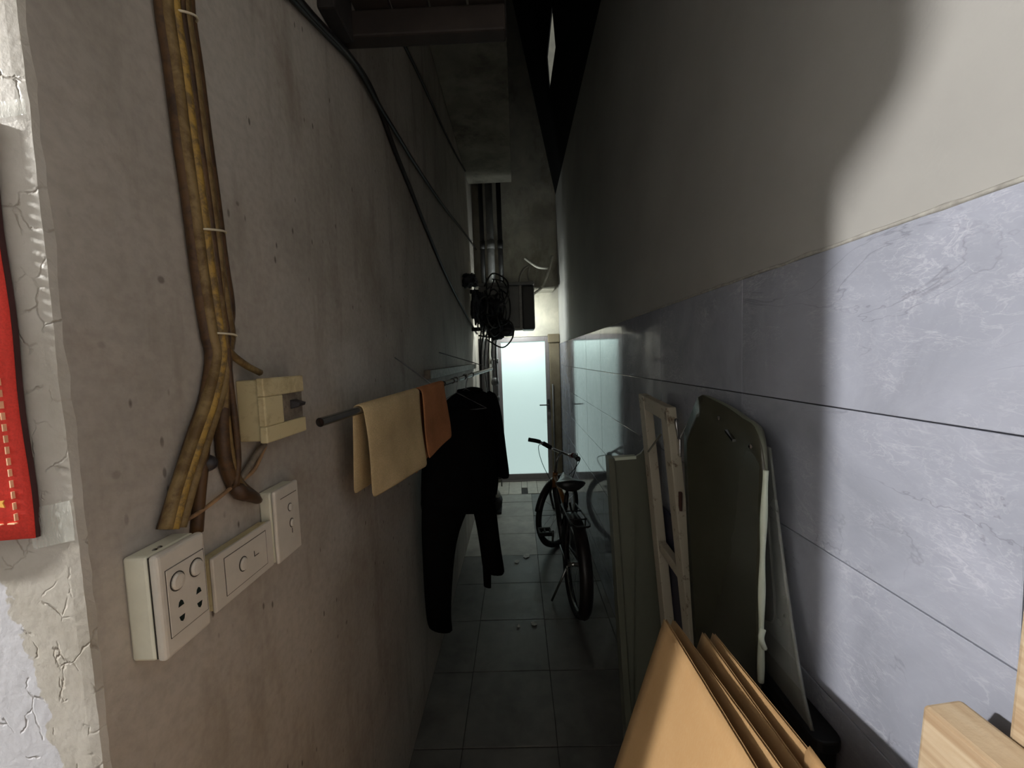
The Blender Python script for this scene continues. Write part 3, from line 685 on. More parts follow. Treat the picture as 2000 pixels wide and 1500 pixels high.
# ================================================================ OVERHEAD LEFT: post, beam, planks, strap
bz = at(850, 84, Y=1.2).z + 0.03
b = MB(); b.box(AX, 0.0, 1.2, 1.25, bz, bz+0.075); tag(b.build('crossbeam', 'beam', bevel=0.006), 'dark brown timber crossbeam under the slab at the top', 'beam')
b = MB(); b.box(AX, AX+0.05, 1.08, 1.2, bz-0.02, sof_z+0.2); tag(b.build('wall_post', 'darkpost', bevel=0.005), 'dark post on the left wall beside the crossbeam', 'post')
b = MB(); b.box(-0.02, 0.004, 1.22, 1.27, bz+0.03, sof_z+0.25); tag(b.build('hanger_strap', 'darkpost'), 'dark steel strap carrying the free end of the crossbeam', 'strap')
for k in range(4):
    b = MB(); b.box(AX+0.055+k*0.113, AX+0.055+k*0.113+0.105, 0.86, 1.30, bz+0.077, bz+0.095); tag(b.build('loft_plank', 'beam', bevel=0.002), 'dark loft plank laid on the crossbeam, %s' % ['closest to the left wall', 'second from the left wall', 'third from the left wall', 'at the free end'][k], 'plank', 'loft planks over the crossbeam')

# ================================================================ FAR END: downpipes, box, cables, lamp, pump
dp = [(941, 0.028, 'dpvc', 'black downpipe in the left corner under the slab'), (957, 0.045, 'pvc', 'wide grey downpipe between two black ones'), (976, 0.030, 'dpvc', 'black downpipe right of the grey one')]
for px, r, m, lab in dp:
    q = at(px, 450, Y=4.89); t = thing('downpipe', lab, 'pipe', (q.x, q.y, 2.513), 'downpipes by the end wall')
    b = MB(); b.lathe((q.x, q.y, 0), [(r, 2.513), (r, 3.1), (r, 5.4)], 14); b.build('pipe', m, t, smooth=True)
    b = MB(); b.lathe((q.x, q.y, 0), [(r, 3.02), (r+0.006, 3.02), (r+0.006, 3.12), (r, 3.12)], 14); b.build('coupling', m, t, smooth=True)
# equipment box
bx = thing('equipment_box', 'grey and charcoal metal equipment box hung over the glass door', 'equipment box', (-0.09, 4.4, 1.96))
X0, X1, XM, Z0, Z1 = -0.40, 0.215, 0.045, 1.965, 2.475
b = MB(); b.box(X0+0.01, X1-0.01, 4.32, 4.58, Z0+0.01, Z1-0.01); b.build('cabinet', 'acgrey', bx, bevel=0.02, seg=3)
b = MB(); b.box(X0, XM, 4.305, 4.33, Z0+0.03, Z1-0.03); b.build('front_panel', 'acgrey', bx, bevel=0.004)
b = MB(); b.box(XM, XM+0.03, 4.298, 4.33, Z0, Z1-0.02); b.build('edge_trim', 'actrim', bx, bevel=0.004)
b = MB(); b.box(XM+0.03, X1, 4.30, 4.56, Z0, Z1-0.02); b.build('service_cover', 'acdark', bx, bevel=0.022, seg=4)
b = MB(); b.box(X0-0.05, X1+0.0, 4.27, 4.60, Z1-0.02, Z1+0.010); b.build('top_cover', 'acgrey', bx, bevel=0.005)
b = MB(); b.box(-0.13, XM+0.03, 4.29, 4.34, Z0-0.004, Z0+0.026); b.build('bottom_rail', 'actrim', bx, bevel=0.003)
for zz in (Z0+0.01, Z1-0.08):
    b = MB(); b.box(AX, X0+0.02, 4.36, 4.40, zz, zz+0.04); b.build('wall_bracket', 'darkpost', bx)
b = MB(); b.box(AX, 0.49, 4.80, ENDY, 2.489, 2.512); tag(b.build('shelf_slab', 'conc', bevel=0.003), 'thin concrete ledge over the equipment box at the end wall', 'ledge')
def fp(px, py, Y): return at(px, py, Y=Y)
def loosecable(name, label, pts, r, mat, cat='hose'):
    q = [fp(*p) for p in pts]; b = MB(); b.tube(spl(q, 6), r, 8); return tag(b.build(name, mat, smooth=True), label, cat)
loosecable('hose', 'pale hose looping up out of the equipment box', [(1014, 553, 4.4), (1015, 540, 4.42), (1022, 527, 4.45), (1033, 520, 4.5), (1031, 535, 4.46), (1034, 548, 4.42), (1042, 551, 4.4)], 0.013, 'hose')
loosecable('hose', 'grey hose lying slanted above the equipment box', [(1025, 504, 4.9), (1038, 514, 4.88), (1052, 522, 4.86), (1070, 524, 4.9)], 0.017, 'hose')
loosecable('hose', 'grey hose dropping beside the right wall to the equipment box', [(1079, 500, 4.95), (1074, 522, 4.92), (1066, 545, 4.9), (1058, 562, 4.85), (1040, 576, 4.6)], 0.017, 'hose')
# cable tangle
tg = thing('cable_tangle', 'dark tangle of cables bundled in the left corner below the box', 'cables', fp(960, 660, 4.15))
rr = random.Random(3)
for k in range(16):
    cx, cy = rr.uniform(944, 980), rr.uniform(560, 650); pts = []
    ph = rr.uniform(0, 6); rx, ry = rr.uniform(8, 30), rr.uniform(15, 50)
    for i in range(7):
        a = ph+i*0.95; x = max(933, min(1001, cx+rx*math.cos(a)+rr.uniform(-4, 4))); pts.append(fp(x, cy+ry*math.sin(a)+rr.uniform(-6, 6), 4.1+0.09*math.sin(a*1.3+k)))
    b = MB(); b.tube(spl(pts, 5), rr.uniform(0.005, 0.011), 6); b.build('cable', 'blackc' if k % 3 else 'pvc', tg, smooth=True)
for (cx, cy, sx, sz, seed) in ((975, 640, 0.135, 0.12, 1), (958, 600, 0.10, 0.12, 5), (917, 548, 0.07, 0.07, 9), (938, 605, 0.06, 0.17, 12), (927, 600, 0.035, 0.15, 4)):
    c = fp(cx, cy, 4.2 if cx > 930 else 3.95 if cx > 920 else 3.75); bm = bmesh.new(); bmesh.ops.create_icosphere(bm, subdivisions=4, radius=1)
    for v in bm.verts:
        d = 1+0.5*noise.noise(v.co*1.7+Vector((seed, 0, 0)))+0.28*noise.noise(v.co*4.5+Vector((0, seed, 0)))
        v.co = Vector((v.co.x*sx*d, v.co.y*0.07*d, v.co.z*sz*d))+c
    b = MB(); b.v = [v.co.copy() for v in bm.verts]; b.f = [tuple(v.index for v in f.verts) for f in bm.faces]; b.mi = [0]*len(b.f); bm.free()
    b.build('plastic_wrap', 'bag', tg, smooth=True)
b = MB(); b.box(AX, -0.268, 5.03, ENDY, 0.05, 1.92); tag(b.build('shade_sheet', 'darkpost', bevel=0.004), 'added dark sheet standing in for shade left of the glass door', 'board')  # dark sheet added to stand for shade on the end wall behind the pipes
for k in range(6):
    px = 936+k*6; y1 = rr.uniform(720, 900)
    pts = [fp(px+4, 645, 4.25), fp(px+rr.uniform(-3, 4), 690, 4.3), fp(px+rr.uniform(-3, 5), 0.5*(690+y1), 4.35), fp(px+rr.uniform(0, 8), y1, 4.4)]
    b = MB(); b.tube(spl(pts, 5), rr.uniform(0.005, 0.010), 6); b.build('hanging_cable', 'blackc' if k % 2 else 'pvc', tg, smooth=True)
# conduits by the door
for px, r, m, lab, y0, y1 in ((944, 0.013, 'pvc', 'grey conduit left of the glass door, nearest the wall', 650, 960), (956, 0.016, 'hose', 'pale water pipe with valve left of the glass door', 660, 960), (969, 0.008, 'pvc', 'thin grey pipe closest to the glass door frame', 660, 950)):
    q0, q1 = fp(px, y0, 4.62), fp(px+7, y1, 4.62); q1.x = q0.x; t = thing('water_pipe', lab, 'pipe', q1, 'pipes left of the glass door')
    b = MB(); b.tube([q0, q1], r, 10); b.build('pipe', m, t, smooth=True)
    for zz in (0.25, 0.6, 0.85):
        c = q1.lerp(q0, zz); b = MB(); b.lathe(c, [(r, -0.03), (r+0.007, -0.028), (r+0.007, 0.028), (r, 0.03)], 10); b.build('coupling', m, t, smooth=True)
    if px == 956:
        c = q1.lerp(q0, 0.86); b = MB(); b.tube(spl([c, c+Vector((0.04, -0.03, 0)), c+Vector((0.10, -0.05, 0.0))], 4), 0.012, 8); b.build('valve', 'steel', t, smooth=True)
        c = q1.lerp(q0, 0.72); b = MB(); b.lathe(c+Vector((0.05, -0.04, 0)), [(0.02, -0.05), (0.045, -0.03), (0.05, 0.0), (0.04, 0.04), (0.012, 0.05)], 12); b.build('meter', 'pvc', t, smooth=True)
# water pump on the floor
q = at(972, 1012, Y=4.1); pm = thing('water_pump', 'small pale and dark water pump standing left of the door', 'pump', (q.x, q.y, 0))
c = Vector((q.x-0.02, q.y, 0))
b = MB(); b.box(c.x-0.07, c.x+0.07, c.y-0.1, c.y+0.1, 0, 0.02); b.build('foot', 'darkpost', pm, bevel=0.004)
b = MB(); b.lathe(c+Vector((0, -0.1, 0.10)), [(0.03, 0), (0.075, 0.02), (0.08, 0.06), (0.08, 0.16), (0.06, 0.2)], 16, (0, 1, 0)); b.build('motor', 'darkpost', pm, smooth=True)
b = MB(); b.lathe(c+Vector((0, -0.02, 0.165)), [(0.06, 0), (0.065, 0.03), (0.05, 0.06), (0.035, 0.09)], 14); b.build('pump_head', 'hose', pm, smooth=True)
b = MB(); b.tube(spl([c+Vector((0, -0.02, 0.25)), c+Vector((0.0, -0.02, 0.36)), c+Vector((0.03, -0.03, 0.42)), c+Vector((0.09, -0.04, 0.45))], 5), 0.017, 8); b.build('outlet_pipe', 'hose', pm, smooth=True)
# bulbs by the door
for xx, yy, zz, lab in ((-0.02, 4.67, 2.12, 'lit bulb behind the equipment box, on its left'), (0.10, 4.67, 2.12, 'lit bulb behind the equipment box, nearer the right wall')):
    t = thing('wall_bulb', lab, 'bulb', (xx, yy, zz)); c = Vector((xx, yy, zz))
    b = MB(); b.lathe(c, [(0.002, -0.035)]+[(0.035*math.cos(a), 0.035*math.sin(a)) for a in (-1.1, -0.7, -0.3, 0.1, 0.5, 0.9)]+[(0.016, 0.04)], 14); b.build('bulb', 'door_bulb', t, smooth=True)
    b = MB(); b.lathe(c, [(0.017, 0.038), (0.02, 0.09), (0.012, 0.10)], 12); b.build('socket', 'plate', t, smooth=True)
    b = MB(); b.tube(spl([c+Vector((0, 0, 0.1)), c+Vector((0, 0.05, 0.16)), (xx, ENDY, zz+0.18)], 5), 0.008, 8); b.build('arm', 'pvc', t, smooth=True)

# scraps on the floor
for (px, py, s, lab) in ((1013, 1224, 0.012, 'tiny white paper scrap on the floor, nearest the trousers'), (1043, 1219, 0.022, 'white paper scrap on the floor beside the rear wheel'), (1028, 1086, 0.03, 'pale flat scrap on the floor near the front wheel'), (1010, 1098, 0.022, 'pale scrap on the floor left of the flat one')):
    q = at(px, py, Z=0.003); a = rr.uniform(0, 3); poly = []
    for k in range(6):
        r = s*rr.uniform(0.6, 1.15); t = a+k*PI/3; poly.append((q.x+r*math.cos(t), q.y+r*1.2*math.sin(t), 0.003+rr.uniform(0, 0.006)))
    b = MB(); b.prism(poly, (0, 0, 0.0025)); tag(b.build('paper_scrap', 'paper'), lab, 'scrap')

# ================================================================ BICYCLE (local: y forward, x right, z up)
bk = thing('bicycle', 'dark bicycle parked against the tiled wall, front wheel turned', 'bicycle', (0.315, 2.41, 0), local=True)
R_W = 0.308
def wheel(c, axis, parent, name, R=R_W):
    ax = Vector(axis).normalized(); u = Vector((0, 0, 1)); w = ax.cross(u).normalized(); c = Vector(c)
    circ = lambda r, n, o=0: [c+(u*math.cos(2*PI*k/n)+w*math.sin(2*PI*k/n))*r+ax*o for k in range(n)]
    b = MB(); b.tube(circ(R-0.024, 48), 0.025, 8, closed=True); t = b.build(name, 'rubber', parent, smooth=True)
    b = MB(); b.tube(circ(R-0.044, 48), 0.010, 6, closed=True); b.build('rim', 'steel', t, smooth=True)
    b = MB(); b.tube([c-ax*0.045, c+ax*0.045], 0.016, 10); b.build('hub', 'steel', t, smooth=True)
    for k in range(20):
        a = 2*PI*k/20; d = u*math.cos(a)+w*math.sin(a); s = 1 if k % 2 else -1
        b = MB(); b.tube([c+ax*s*0.025+d*0.014, c+d*(R-0.05)], 0.0014, 4); b.build('spoke', 'spoke', t)
    return t
rw = wheel((0, 0, R_W), (1, 0, 0), bk, 'rear_wheel')
def fender(c, axis, a0, a1, R, w, parent, name, mat):
    ax = Vector(axis).normalized(); u = Vector((0, 0, 1)); f = ax.cross(u)*-1; rows = []
    for i in range(25):
        a = a0+(a1-a0)*i/24; d = u*math.cos(a)+f*math.sin(a); rows.append([Vector(c)+d*(R-0.35*w*abs(s)**2)+ax*s*w/2 for s in (-1, -0.6, 0, 0.6, 1)])
    b = MB(); b.grid(rows); return b.build(name, mat, parent, smooth=True, solid=0.003)
fender((0, 0, R_W), (1, 0, 0), -2.2, 1.1, R_W+0.022, 0.078, bk, 'rear_fender', 'bframe')
BB = Vector((0, 0.40, 0.27)); ST = Vector((0, 0.26, 0.68)); HT = Vector((0, 0.72, 0.70)); HB = Vector((0, 0.755, 0.56))
FC = Vector((0, 0.90, R_W))
for pts, r, nm, m in (([BB, ST], 0.016, 'seat_tube', 'bframe'), ([BB, HB], 0.021, 'down_tube', 'bframe'), ([ST+Vector((0, 0.02, -0.10)), HT+Vector((0, 0, -0.03))], 0.017, 'top_tube', 'orangep'), ([HT, HB], 0.022, 'head_tube', 'orangep')):
    b = MB(); b.tube(pts, r, 10); b.build(nm, m, bk, smooth=True)
for s in (-1, 1):
    b = MB(); b.tube([(s*0.05, 0, R_W), (s*0.03, 0.33, 0.27)], 0.009, 8); b.build('chain_stay', 'bframe', bk, smooth=True)
    b = MB(); b.tube([(s*0.05, 0, R_W), (s*0.02, 0.25, 0.62)], 0.008, 8); b.build('seat_stay', 'bframe', bk, smooth=True)
b = MB(); b.tube([ST, ST+Vector((0, -0.025, 0.09))], 0.012, 8); b.build('seat_post', 'steel', bk, smooth=True)
rows = []
for i in range(13):
    t = i/12; y = 0.10+0.27*t; w = 0.105*(1-t)**0.9+0.016 if t > 0.12 else 0.105*(0.7+2.2*t); h = 0.785+0.012*math.cos(t*5)-0.01*(t > 0.9)
    rows.append([Vector((w*math.cos(a), y, h+0.028*math.sin(a) if a < PI else h+0.045*math.sin(a)*(1-0.6*t))) for a in [2*PI*k/16 for k in range(16)]])
b = MB(); b.loft(rows); b.build('saddle', 'saddle', bk, smooth=True)
# rear rack
b = MB(); b.tube(spl([(-0.05, 0.2, 0.63), (-0.055, -0.15, 0.64), (0, -0.19, 0.64), (0.055, -0.15, 0.64), (0.05, 0.2, 0.63)], 4), 0.006, 6); b.tube([(0.055, -0.05, 0.64), (0.06, 0, R_W)], 0.005, 6); b.tube([(-0.055, -0.05, 0.64), (-0.06, 0, R_W)], 0.005, 6)
b.tube([(-0.055, -0.08, 0.64), (0.055, -0.08, 0.64)], 0.005, 6); b.tube([(-0.055, 0.06, 0.637), (0.055, 0.06, 0.637)], 0.005, 6); b.build('rear_rack', 'bframe', bk, smooth=True)
# cranks, pedals, chain case
b = MB(); b.lathe(BB+Vector((0.035, 0, 0)), [(0.02, 0), (0.085, 0.002), (0.085, 0.008), (0.02, 0.01)], 24, (1, 0, 0)); b.build('chainring', 'steel', bk)
b = MB(); cc = []
for k in range(13): a = PI/2-PI*k/12; cc.append(Vector((0.06, 0.40+0.10*math.cos(a), 0.27+0.10*math.sin(a))))
for k in range(13): a = -PI/2-PI*k/12; cc.append(Vector((0.06, 0.0+0.045*math.cos(a), R_W+0.045*math.sin(a))))
b.prism(cc, (0.02, 0, 0)); b.build('chain_case', 'bframe', bk, bevel=0.004)
cd_ = Vector((0, 0.10, -0.12)).normalized()*0.16
for s in (1, -1):
    e = BB+Vector((s*0.09, 0, 0))+cd_*s; b = MB(); b.tube([BB+Vector((s*0.075, 0, 0)), e], 0.009, 8); ck = b.build('crank', 'steel', bk, smooth=True)
    pc = e+Vector((s*0.06, 0, 0)); b = MB()
    for dy in (-0.04, 0.04): b.box(pc.x-0.045, pc.x+0.045, pc.y+dy-0.008, pc.y+dy+0.008, pc.z-0.012, pc.z+0.012)
    for dx in (-0.04, 0, 0.04): b.box(pc.x+dx-0.006, pc.x+dx+0.006, pc.y-0.04, pc.y+0.04, pc.z-0.01, pc.z+0.01)
    b.build('pedal', 'rubber', bk)
b = MB(); b.tube([(-0.05, 0.02, 0.27), (-0.13, 0.1, 0.005)], 0.008, 8); b.build('kickstand', 'steel', bk, smooth=True)
# steering group, turned right about the head axis
SA = math.radians(-46); hax = (HT-HB).normalized(); rot = Matrix.Rotation(SA, 3, hax)
st = lambda p: HB + rot @ (Vector(p)-HB)
fax = rot @ Vector((1, 0, 0)); fcw = st(FC)
dzf = R_W-fcw.z
fcw.z = R_W
fwh = wheel(fcw, (fax.x, fax.y, 0), bk, 'front_wheel')
fender(fcw, (fax.x, fax.y, 0), -1.3, 0.7, R_W+0.018, 0.06, bk, 'front_fender', 'bframe')
for s in (-1, 1):
    b = MB(); b.tube(spl([st(HB+Vector((s*0.025, 0, 0.0))), st(HB+Vector((s*0.045, 0.03, -0.08))), fcw+fax*s*0.05], 4), 0.011, 8); b.build('fork_blade', 'bframe', bk, smooth=True)
stem = HT+Vector((0, -0.02, 0.16))
b = MB(); b.tube(spl([st(HT), st(HT+Vector((0, -0.012, 0.12))), st(stem+Vector((0, 0.05, 0.01)))], 4), 0.012, 8); b.build('stem', 'steel', bk, smooth=True)
bar = [(-0.245, -0.10, 0.055), (-0.17, -0.03, 0.05), (-0.08, 0.05, 0.01), (0, 0.05, 0.01), (0.08, 0.05, 0.01), (0.17, -0.03, 0.05), (0.245, -0.10, 0.055)]
barp = spl([st(stem+Vector(p)) for p in bar], 5)
b = MB(); b.tube(barp, 0.011, 8); hb = b.build('handlebar', 'chrome', bk, smooth=True)
for s in (0, 1):
    seg = barp[:6] if s == 0 else barp[-6:]
    b = MB(); b.tube(seg, 0.017, 10); b.build('grip', 'rubber', hb, smooth=True)
    j = 7 if s == 0 else -8; q = barp[j]
    b = MB(); b.tube(barp[6:10] if s == 0 else barp[-10:-6], 0.019, 10); b.build('lever_clamp', 'rubber' if s == 0 else 'redgrip', hb, smooth=True)
    b = MB(); b.tube(spl([q, q+Vector((0, 0.05, -0.01)), (seg[3]+Vector((0, 0.06, -0.02)))], 4), 0.005, 6); b.build('brake_lever', 'chrome', hb, smooth=True)
for i, (p, q, m) in enumerate(((barp[8], st(HB), Vector((-0.09, 0.06, 0.10))), (barp[-9], st(HB), Vector((0.12, 0.02, 0.05))), (barp[-9], ST, Vector((0.05, -0.02, 0.10))))):
    b = MB(); b.tube(spl([p, p.lerp(q, 0.3)+m, p.lerp(q, 0.7)+m*0.9, q], 6), 0.003, 6); b.build('brake_cable', 'blackc', bk, smooth=True)
bk.rotation_euler = (0, math.radians(2.0), math.radians(4.5))

# ================================================================ RIGHT SIDE: panels, frame, sheets, cardboard, timber
# folded metal panel facing the camera, leaning back
pa = thing('metal_panel', 'olive grey folded metal panel standing on end beside the bicycle', 'panel', (0.45, 1.5, 0))
lean = lambda x, z, d=0.0: Vector((x, 1.375+0.17*z+d, z))
tl = at(1187, 893, Y=1.585); 
b = MB(); b.prism([lean(0.385, 0), lean(0.552, 0), lean(0.552, 1.30), lean(0.535, 1.275), lean(0.50, 1.235), lean(0.48, 1.225), lean(tl.x+0.028, 1.221), lean(tl.x+0.028, 0.6), lean(0.40, 0)][:8]+[lean(0.395, 0)], (0, 0.012, 0)); b.build('face', 'panel', pa)
b = MB(); b.hexa([lean(0.372, 0, -0.012), lean(0.396, 0, -0.012), lean(0.396, 0, 0.05), lean(0.372, 0, 0.05)], [lean(tl.x, 1.223, -0.012), lean(tl.x+0.026, 1.222, -0.012), lean(tl.x+0.026, 1.222, 0.05), lean(tl.x, 1.223, 0.05)]); b.build('side_flange', 'panel', pa, bevel=0.002)
b = MB(); b.prism([lean(tl.x+0.025, 1.212, -0.004), lean(0.48, 1.216, -0.004), lean(0.48, 1.228, -0.004), lean(tl.x+0.025, 1.224, -0.004)], (0, 0.03, 0)); b.build('top_fold', 'pedge', pa)
# dark navy board behind the frame
b = MB(); b.prism([(0.535, 1.10, 0), (0.535, 1.50, 0), (0.535, 1.50, 1.06), (0.535, 1.12, 1.06)], (0.012, 0, 0)); tag(b.build('board', 'navy', bevel=0.002), 'dark navy board leaning flat on the tiled wall behind the old frame', 'board')
# old painted frame leaning along the wall
fr = thing('old_frame', 'chipped off-white window frame leaning among the panels', 'frame', (0.5, 1.2, 0))
def fq(u, v, x): # u along the width (0 far, 1 near), v along the height (0 foot, 1 top)
    top = Vector((0.5, 1.56-0.29*u, 1.49-0.02*u)); foot = Vector((0.525, 1.24-0.29*u+0.02*u, 0.0)); p = foot.lerp(top, v); p.x += x; return p
def fbar(u0, u1, v0, v1, x0, x1, name, mat='oldwhite'):
    b = MB(); b.hexa([fq(u0, v0, x0), fq(u1, v0, x0), fq(u1, v0, x1), fq(u0, v0, x1)], [fq(u0, v1, x0), fq(u1, v1, x0), fq(u1, v1, x1), fq(u0, v1, x1)]); return b.build(name, mat, fr, bevel=0.003)
fbar(0, 0.2, 0, 1, -0.014, 0.02, 'stile'); fbar(0.80, 1.0, 0, 1, -0.014, 0.02, 'stile')
fbar(0.2, 0.80, 0.965, 1, -0.012, 0.018, 'top_rail'); fbar(0.2, 0.80, 0.62, 0.645, -0.01, 0.016, 'glazing_bar'); fbar(0.2, 0.8, 0.0, 0.05, -0.012, 0.018, 'bottom_rail')
b = MB(); b.tube([fq(0.22, 0.86, -0.016), fq(0.78, 0.93, -0.018)], 0.004, 6); b.build('stay_rod', 'steel', fr)
for v in (0.8, 0.3):
    b = MB(); q = fq(1.01, v, 0); b.tube([q-Vector((0, 0, 0.03)), q+Vector((0, 0, 0.03))], 0.006, 8); b.build('hinge', 'inside', fr)
# chrome catch hanging by the frame
q = at(1326, 832, X=0.515); ct = thing('window_catch', 'bright chrome catch hanging between the old frame and dark sheet', 'catch', q+Vector((0, 0, -0.10)))
b = MB(); b.tube(spl([q+Vector((0, 0.012, 0.015)), q+Vector((-0.01, 0, 0.02)), q+Vector((-0.012, -0.012, 0)), q+Vector((-0.006, -0.008, -0.03)), q+Vector((0, 0.004, -0.05))], 5), 0.005, 8); b.build('hook', 'chrome', ct, smooth=True)
b = MB(); b.box(q.x-0.004, q.x+0.004, q.y-0.012, q.y+0.012, q.z-0.10, q.z-0.04); b.build('plate', 'chrome', ct, bevel=0.003)
b = MB(); b.tube([(q.x+0.002, q.y, q.z-0.04), (BX, q.y+0.02, q.z+0.02)], 0.003, 6); b.build('wire', 'wire', ct)
# black tub that carries the sheets
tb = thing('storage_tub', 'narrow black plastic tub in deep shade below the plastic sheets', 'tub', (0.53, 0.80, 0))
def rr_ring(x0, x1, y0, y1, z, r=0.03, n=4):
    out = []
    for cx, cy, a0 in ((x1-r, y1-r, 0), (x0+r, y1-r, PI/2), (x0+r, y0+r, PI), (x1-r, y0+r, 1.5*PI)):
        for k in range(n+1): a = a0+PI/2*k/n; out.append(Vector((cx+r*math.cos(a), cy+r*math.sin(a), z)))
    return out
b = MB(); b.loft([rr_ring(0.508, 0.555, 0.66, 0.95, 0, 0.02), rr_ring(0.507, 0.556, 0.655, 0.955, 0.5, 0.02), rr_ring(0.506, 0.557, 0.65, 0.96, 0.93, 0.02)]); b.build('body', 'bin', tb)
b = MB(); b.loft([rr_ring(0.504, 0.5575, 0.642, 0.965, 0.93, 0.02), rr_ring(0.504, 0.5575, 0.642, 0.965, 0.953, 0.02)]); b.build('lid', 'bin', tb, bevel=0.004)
# dark olive sheet; near edge coloured pale for the lamplight on it
sc_ = thing('plastic_sheet', 'dark olive curved plastic sheet with a pale white near edge', 'sheet', (0.48, 0.93, 0.0))
out = [at(x, y, X=0.478) for x, y in ((1351, 771), (1334, 838))]
zb0 = 0.956
poly = [(0.757, zb0), (0.757, 1.20), (0.755, 1.405), (0.768, 1.445), (0.795, 1.475), (0.818, 1.492), (0.870, 1.497), (0.935, 1.512), (1.0, 1.523), (1.064, 1.534), (1.10, 1.47), (1.12, 1.42), (1.125, zb0)]
def sx(y): return 0.478 + 0.018*math.sin((y-0.757)/0.37*PI)
rows = []
ys = [0.757+0.368*i/20 for i in range(21)]
def topz(y):
    p = [q for q in poly[2:12]]
    for (a, za_), (c, zc) in zip(p[:-1], p[1:]):
        if a <= y <= c or c <= y <= a: return za_+(zc-za_)*((y-a)/(c-a) if c != a else 0)
    return p[0][1] if y < p[0][0] else p[-1][1]
def yfar(z): return 0.98+0.10*min(1, z/0.9)+0.045*max(0, min(1, (z-0.9)/0.5))
for y in ys:
    u = (y-0.757)/0.368; t = topz(y); zl = 0.97-0.97*min(1, u*3.2)**0.6; col_ = []
    for v in range(21):
        z = zl+(t-zl)*v/20; yy = 0.757+(yfar(z)-0.757)*u; col_.append(Vector((sx(yy)+0.012*max(0, (z-0.95)/0.55)**3, yy, z)))
    rows.append(col_)
b = MB(); b.grid(rows); b.build('sheet', 'panel2', sc_, smooth=True, solid=0.006)
ed = [r for r in rows[0]]
b = MB(); b.tube(spl([v+Vector((-0.001, -0.003, 0)) for v in ed], 2), [0.0058+0.001*math.sin(i*0.45) for i in range(41)], 8); b.build('edge_strip', 'pedge', sc_, smooth=True)
b = MB(); k0 = at(1490, 1245, X=0.474); b.tube(spl([k0+Vector((0, 0, 0.018)), k0+Vector((-0.006, -0.004, 0.004)), k0+Vector((-0.004, -0.005, -0.008)), k0+Vector((0.003, 0, -0.022))], 4), 0.0055, 8); b.build('edge_knot', 'pedge', sc_, smooth=True)
top = [r[-1] for r in rows]; b = MB(); b.grid([[v, v+Vector((0.018, 0, -0.004))*min(1, 0.15+(v.y-0.757)/0.12), v+Vector((0.034, 0.004, -0.016))*min(1, 0.12+(v.y-0.757)/0.12)] for v in top]); b.build('top_flange', 'panel', sc_, smooth=True, solid=0.003)
for y in (0.80, 0.95):
    q = Vector((sx(y)-0.002, y, topz(y)-0.03)); b = MB(); b.lathe(q, [(0.006, 0), (0.006, 0.002), (0.003, 0.004)], 10, (-1, 0, 0)); b.build('rivet', 'chrome', sc_)
b = MB(); q = at(1428, 850, X=0.482); b.hexa([q+Vector((-0.006, -0.016, -0.012)), q+Vector((-0.006, 0.016, 0.004)), q+Vector((0.002, 0.016, 0.004)), q+Vector((0.002, -0.016, -0.012))], [q+Vector((-0.006, -0.016, -0.006)), q+Vector((-0.006, 0.016, 0.010)), q+Vector((0.002, 0.016, 0.010)), q+Vector((0.002, -0.016, -0.006))]); b.build('sheet_glint', 'chrome', sc_)  # added chrome sliver drawn as the lamp's highlight on the sheet
# milky sheet behind it
mk = thing('plastic_sheet', 'milky translucent plastic sheet with rounded corner against the tiles', 'sheet', (0.53, 0.8, 0.953))
def mz(u, v): # u 0 near .. 1 far
    y0 = 0.662+0.17*v**0.8; y1 = 1.08; return Vector((0.512+0.03*v+0.006*math.sin(u*PI), y0+(y1-y0)*u, 0.957+0.48*v))
def inset(a, c):
    return [[mz(a[0]+(a[1]-a[0])*i/12, c[0]+(c[1]-c[0])*j/10) for i in range(13)] for j in range(11)]
b = MB(); b.grid(inset((0, 1), (0.0, 1))); b.build('sheet', 'milky', mk, smooth=True, solid=0.003)
pts = [mz(0.0, v/12) for v in range(13)]; b = MB(); b.tube(pts, 0.0035, 6); b.build('edge_strip', 'milky', mk, smooth=True)
pts = spl([mz(0.9, 0.20), mz(0.5, 0.20), mz(0.28, 0.21), mz(0.18, 0.26), mz(0.15, 0.36), mz(0.13, 0.6), mz(0.1, 0.9)], 5); b = MB(); b.tube(pts, 0.0028, 6); b.build('moulded_rib', 'milky', mk, smooth=True)

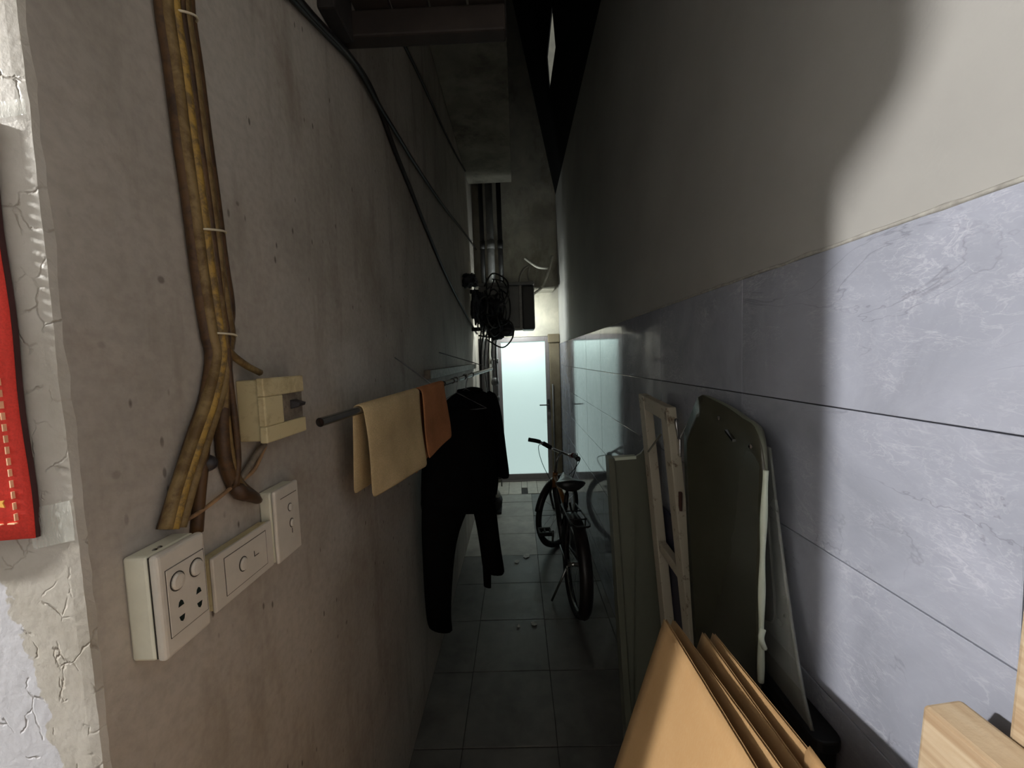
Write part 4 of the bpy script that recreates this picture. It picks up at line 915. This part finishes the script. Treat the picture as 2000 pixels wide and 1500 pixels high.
# flattened cardboard
CSL = 0.33
def carton(xt, yfar, ynear, zfar, znear, label, skew=0.0, bend=0.0):
    """double-liner corrugated sheet: top edge along the alley, leaning with its foot out"""
    t = thing('cardboard_sheet', label, 'cardboard', (xt-0.3, (yfar+ynear)/2, 0), 'flattened cardboard by the right wall')
    nrm = Vector((1, 0, -CSL)).normalized(); down = Vector((-CSL, 0, -1))
    def pt(y, s, d):
        k = (y-ynear)/(yfar-ynear); zt = znear+(zfar-znear)*k; z = zt*(1-s)
        return Vector((xt-CSL*(zt-z)+skew*(1-k)+bend*math.sin(PI*k), y, z))+nrm*d
    ny = 24; Y = [ynear+(yfar-ynear)*i/ny for i in range(ny+1)]; S = [0, 0.02, 0.1, 0.3, 0.6, 1.0]
    for d in (0.0, 0.0046):
        b = MB(); b.grid([[pt(y, s, d+0.0006*noise.noise(Vector((y*60, d*900, xt*9)))*(s == 0)) for s in S] for y in Y]); b.build('liner', 'card', t, smooth=True, solid=0.0009)
    nf = int((yfar-ynear)/0.0075)*6; rows = []
    for i in range(nf+1):
        y = ynear+(yfar-ynear)*i/nf; d = 0.0023+0.0019*math.sin(2*PI*i/6); rows.append([pt(y, 0.0015, d), pt(y, 0.06, d)])
    b = MB(); b.grid(rows); b.build('fluting', 'flute', t, solid=0.0004)
    return t
carton(0.255, 0.685, 0.10, 1.160, 1.19, 'brown cardboard sheet at the front of the stack, broad face lit')
carton(0.283, 0.715, 0.12, 1.135, 1.20, 'brown cardboard sheet second from the front of the stack', bend=0.004)
carton(0.328, 0.690, 0.10, 1.128, 1.165, 'brown cardboard sheet third from the front of the stack', bend=-0.004)
carton(0.352, 0.700, 0.12, 1.118, 1.170, 'brown cardboard sheet nearest the tiled wall')
# folded flap between the last two
fd = thing('cardboard_flap', 'folded cardboard flap pinched between the two rear sheets', 'cardboard', (0.34, 0.35, 0.9))
prof = [Vector((0.326, 0, 1.0)), Vector((0.338, 0, 1.10)), Vector((0.343, 0, 1.165)), Vector((0.347, 0, 1.172)), Vector((0.350, 0, 1.165)), Vector((0.347, 0, 1.10)), Vector((0.337, 0, 1.0))]
b = MB(); b.grid([[Vector((p.x-0.002, y, p.z-0.012+0.003*math.sin(y*40))) for p in prof] for y in [0.12+0.33*i/14 for i in range(15)]]); b.build('flap', 'card', fd, smooth=True, solid=0.003)

# raw timber by the right wall
b = MB(); b.hexa([(0.40, -0.7, 0), (0.445, -0.7, 0), (0.445, 0.452, 0), (0.40, 0.452, 0)], [(0.468, -0.7, 1.232), (0.508, -0.7, 1.238), (0.508, 0.434, 1.232), (0.468, 0.438, 1.222)])
tag(b.build('timber_board', 'timber', bevel=0.004), 'thick raw pine board standing on edge in the bottom right corner', 'timber')
b = MB(); b.hexa([(0.512, 0.28, 0), (0.556, 0.28, 0), (0.556, 0.44, 0), (0.512, 0.44, 0)], [(0.512, 0.22, 1.75), (0.556, 0.22, 1.75), (0.556, 0.374, 1.75), (0.512, 0.374, 1.75)])
tag(b.build('timber_post', 'timber', bevel=0.004), 'raw pine post upright at the far right edge behind the board', 'timber')
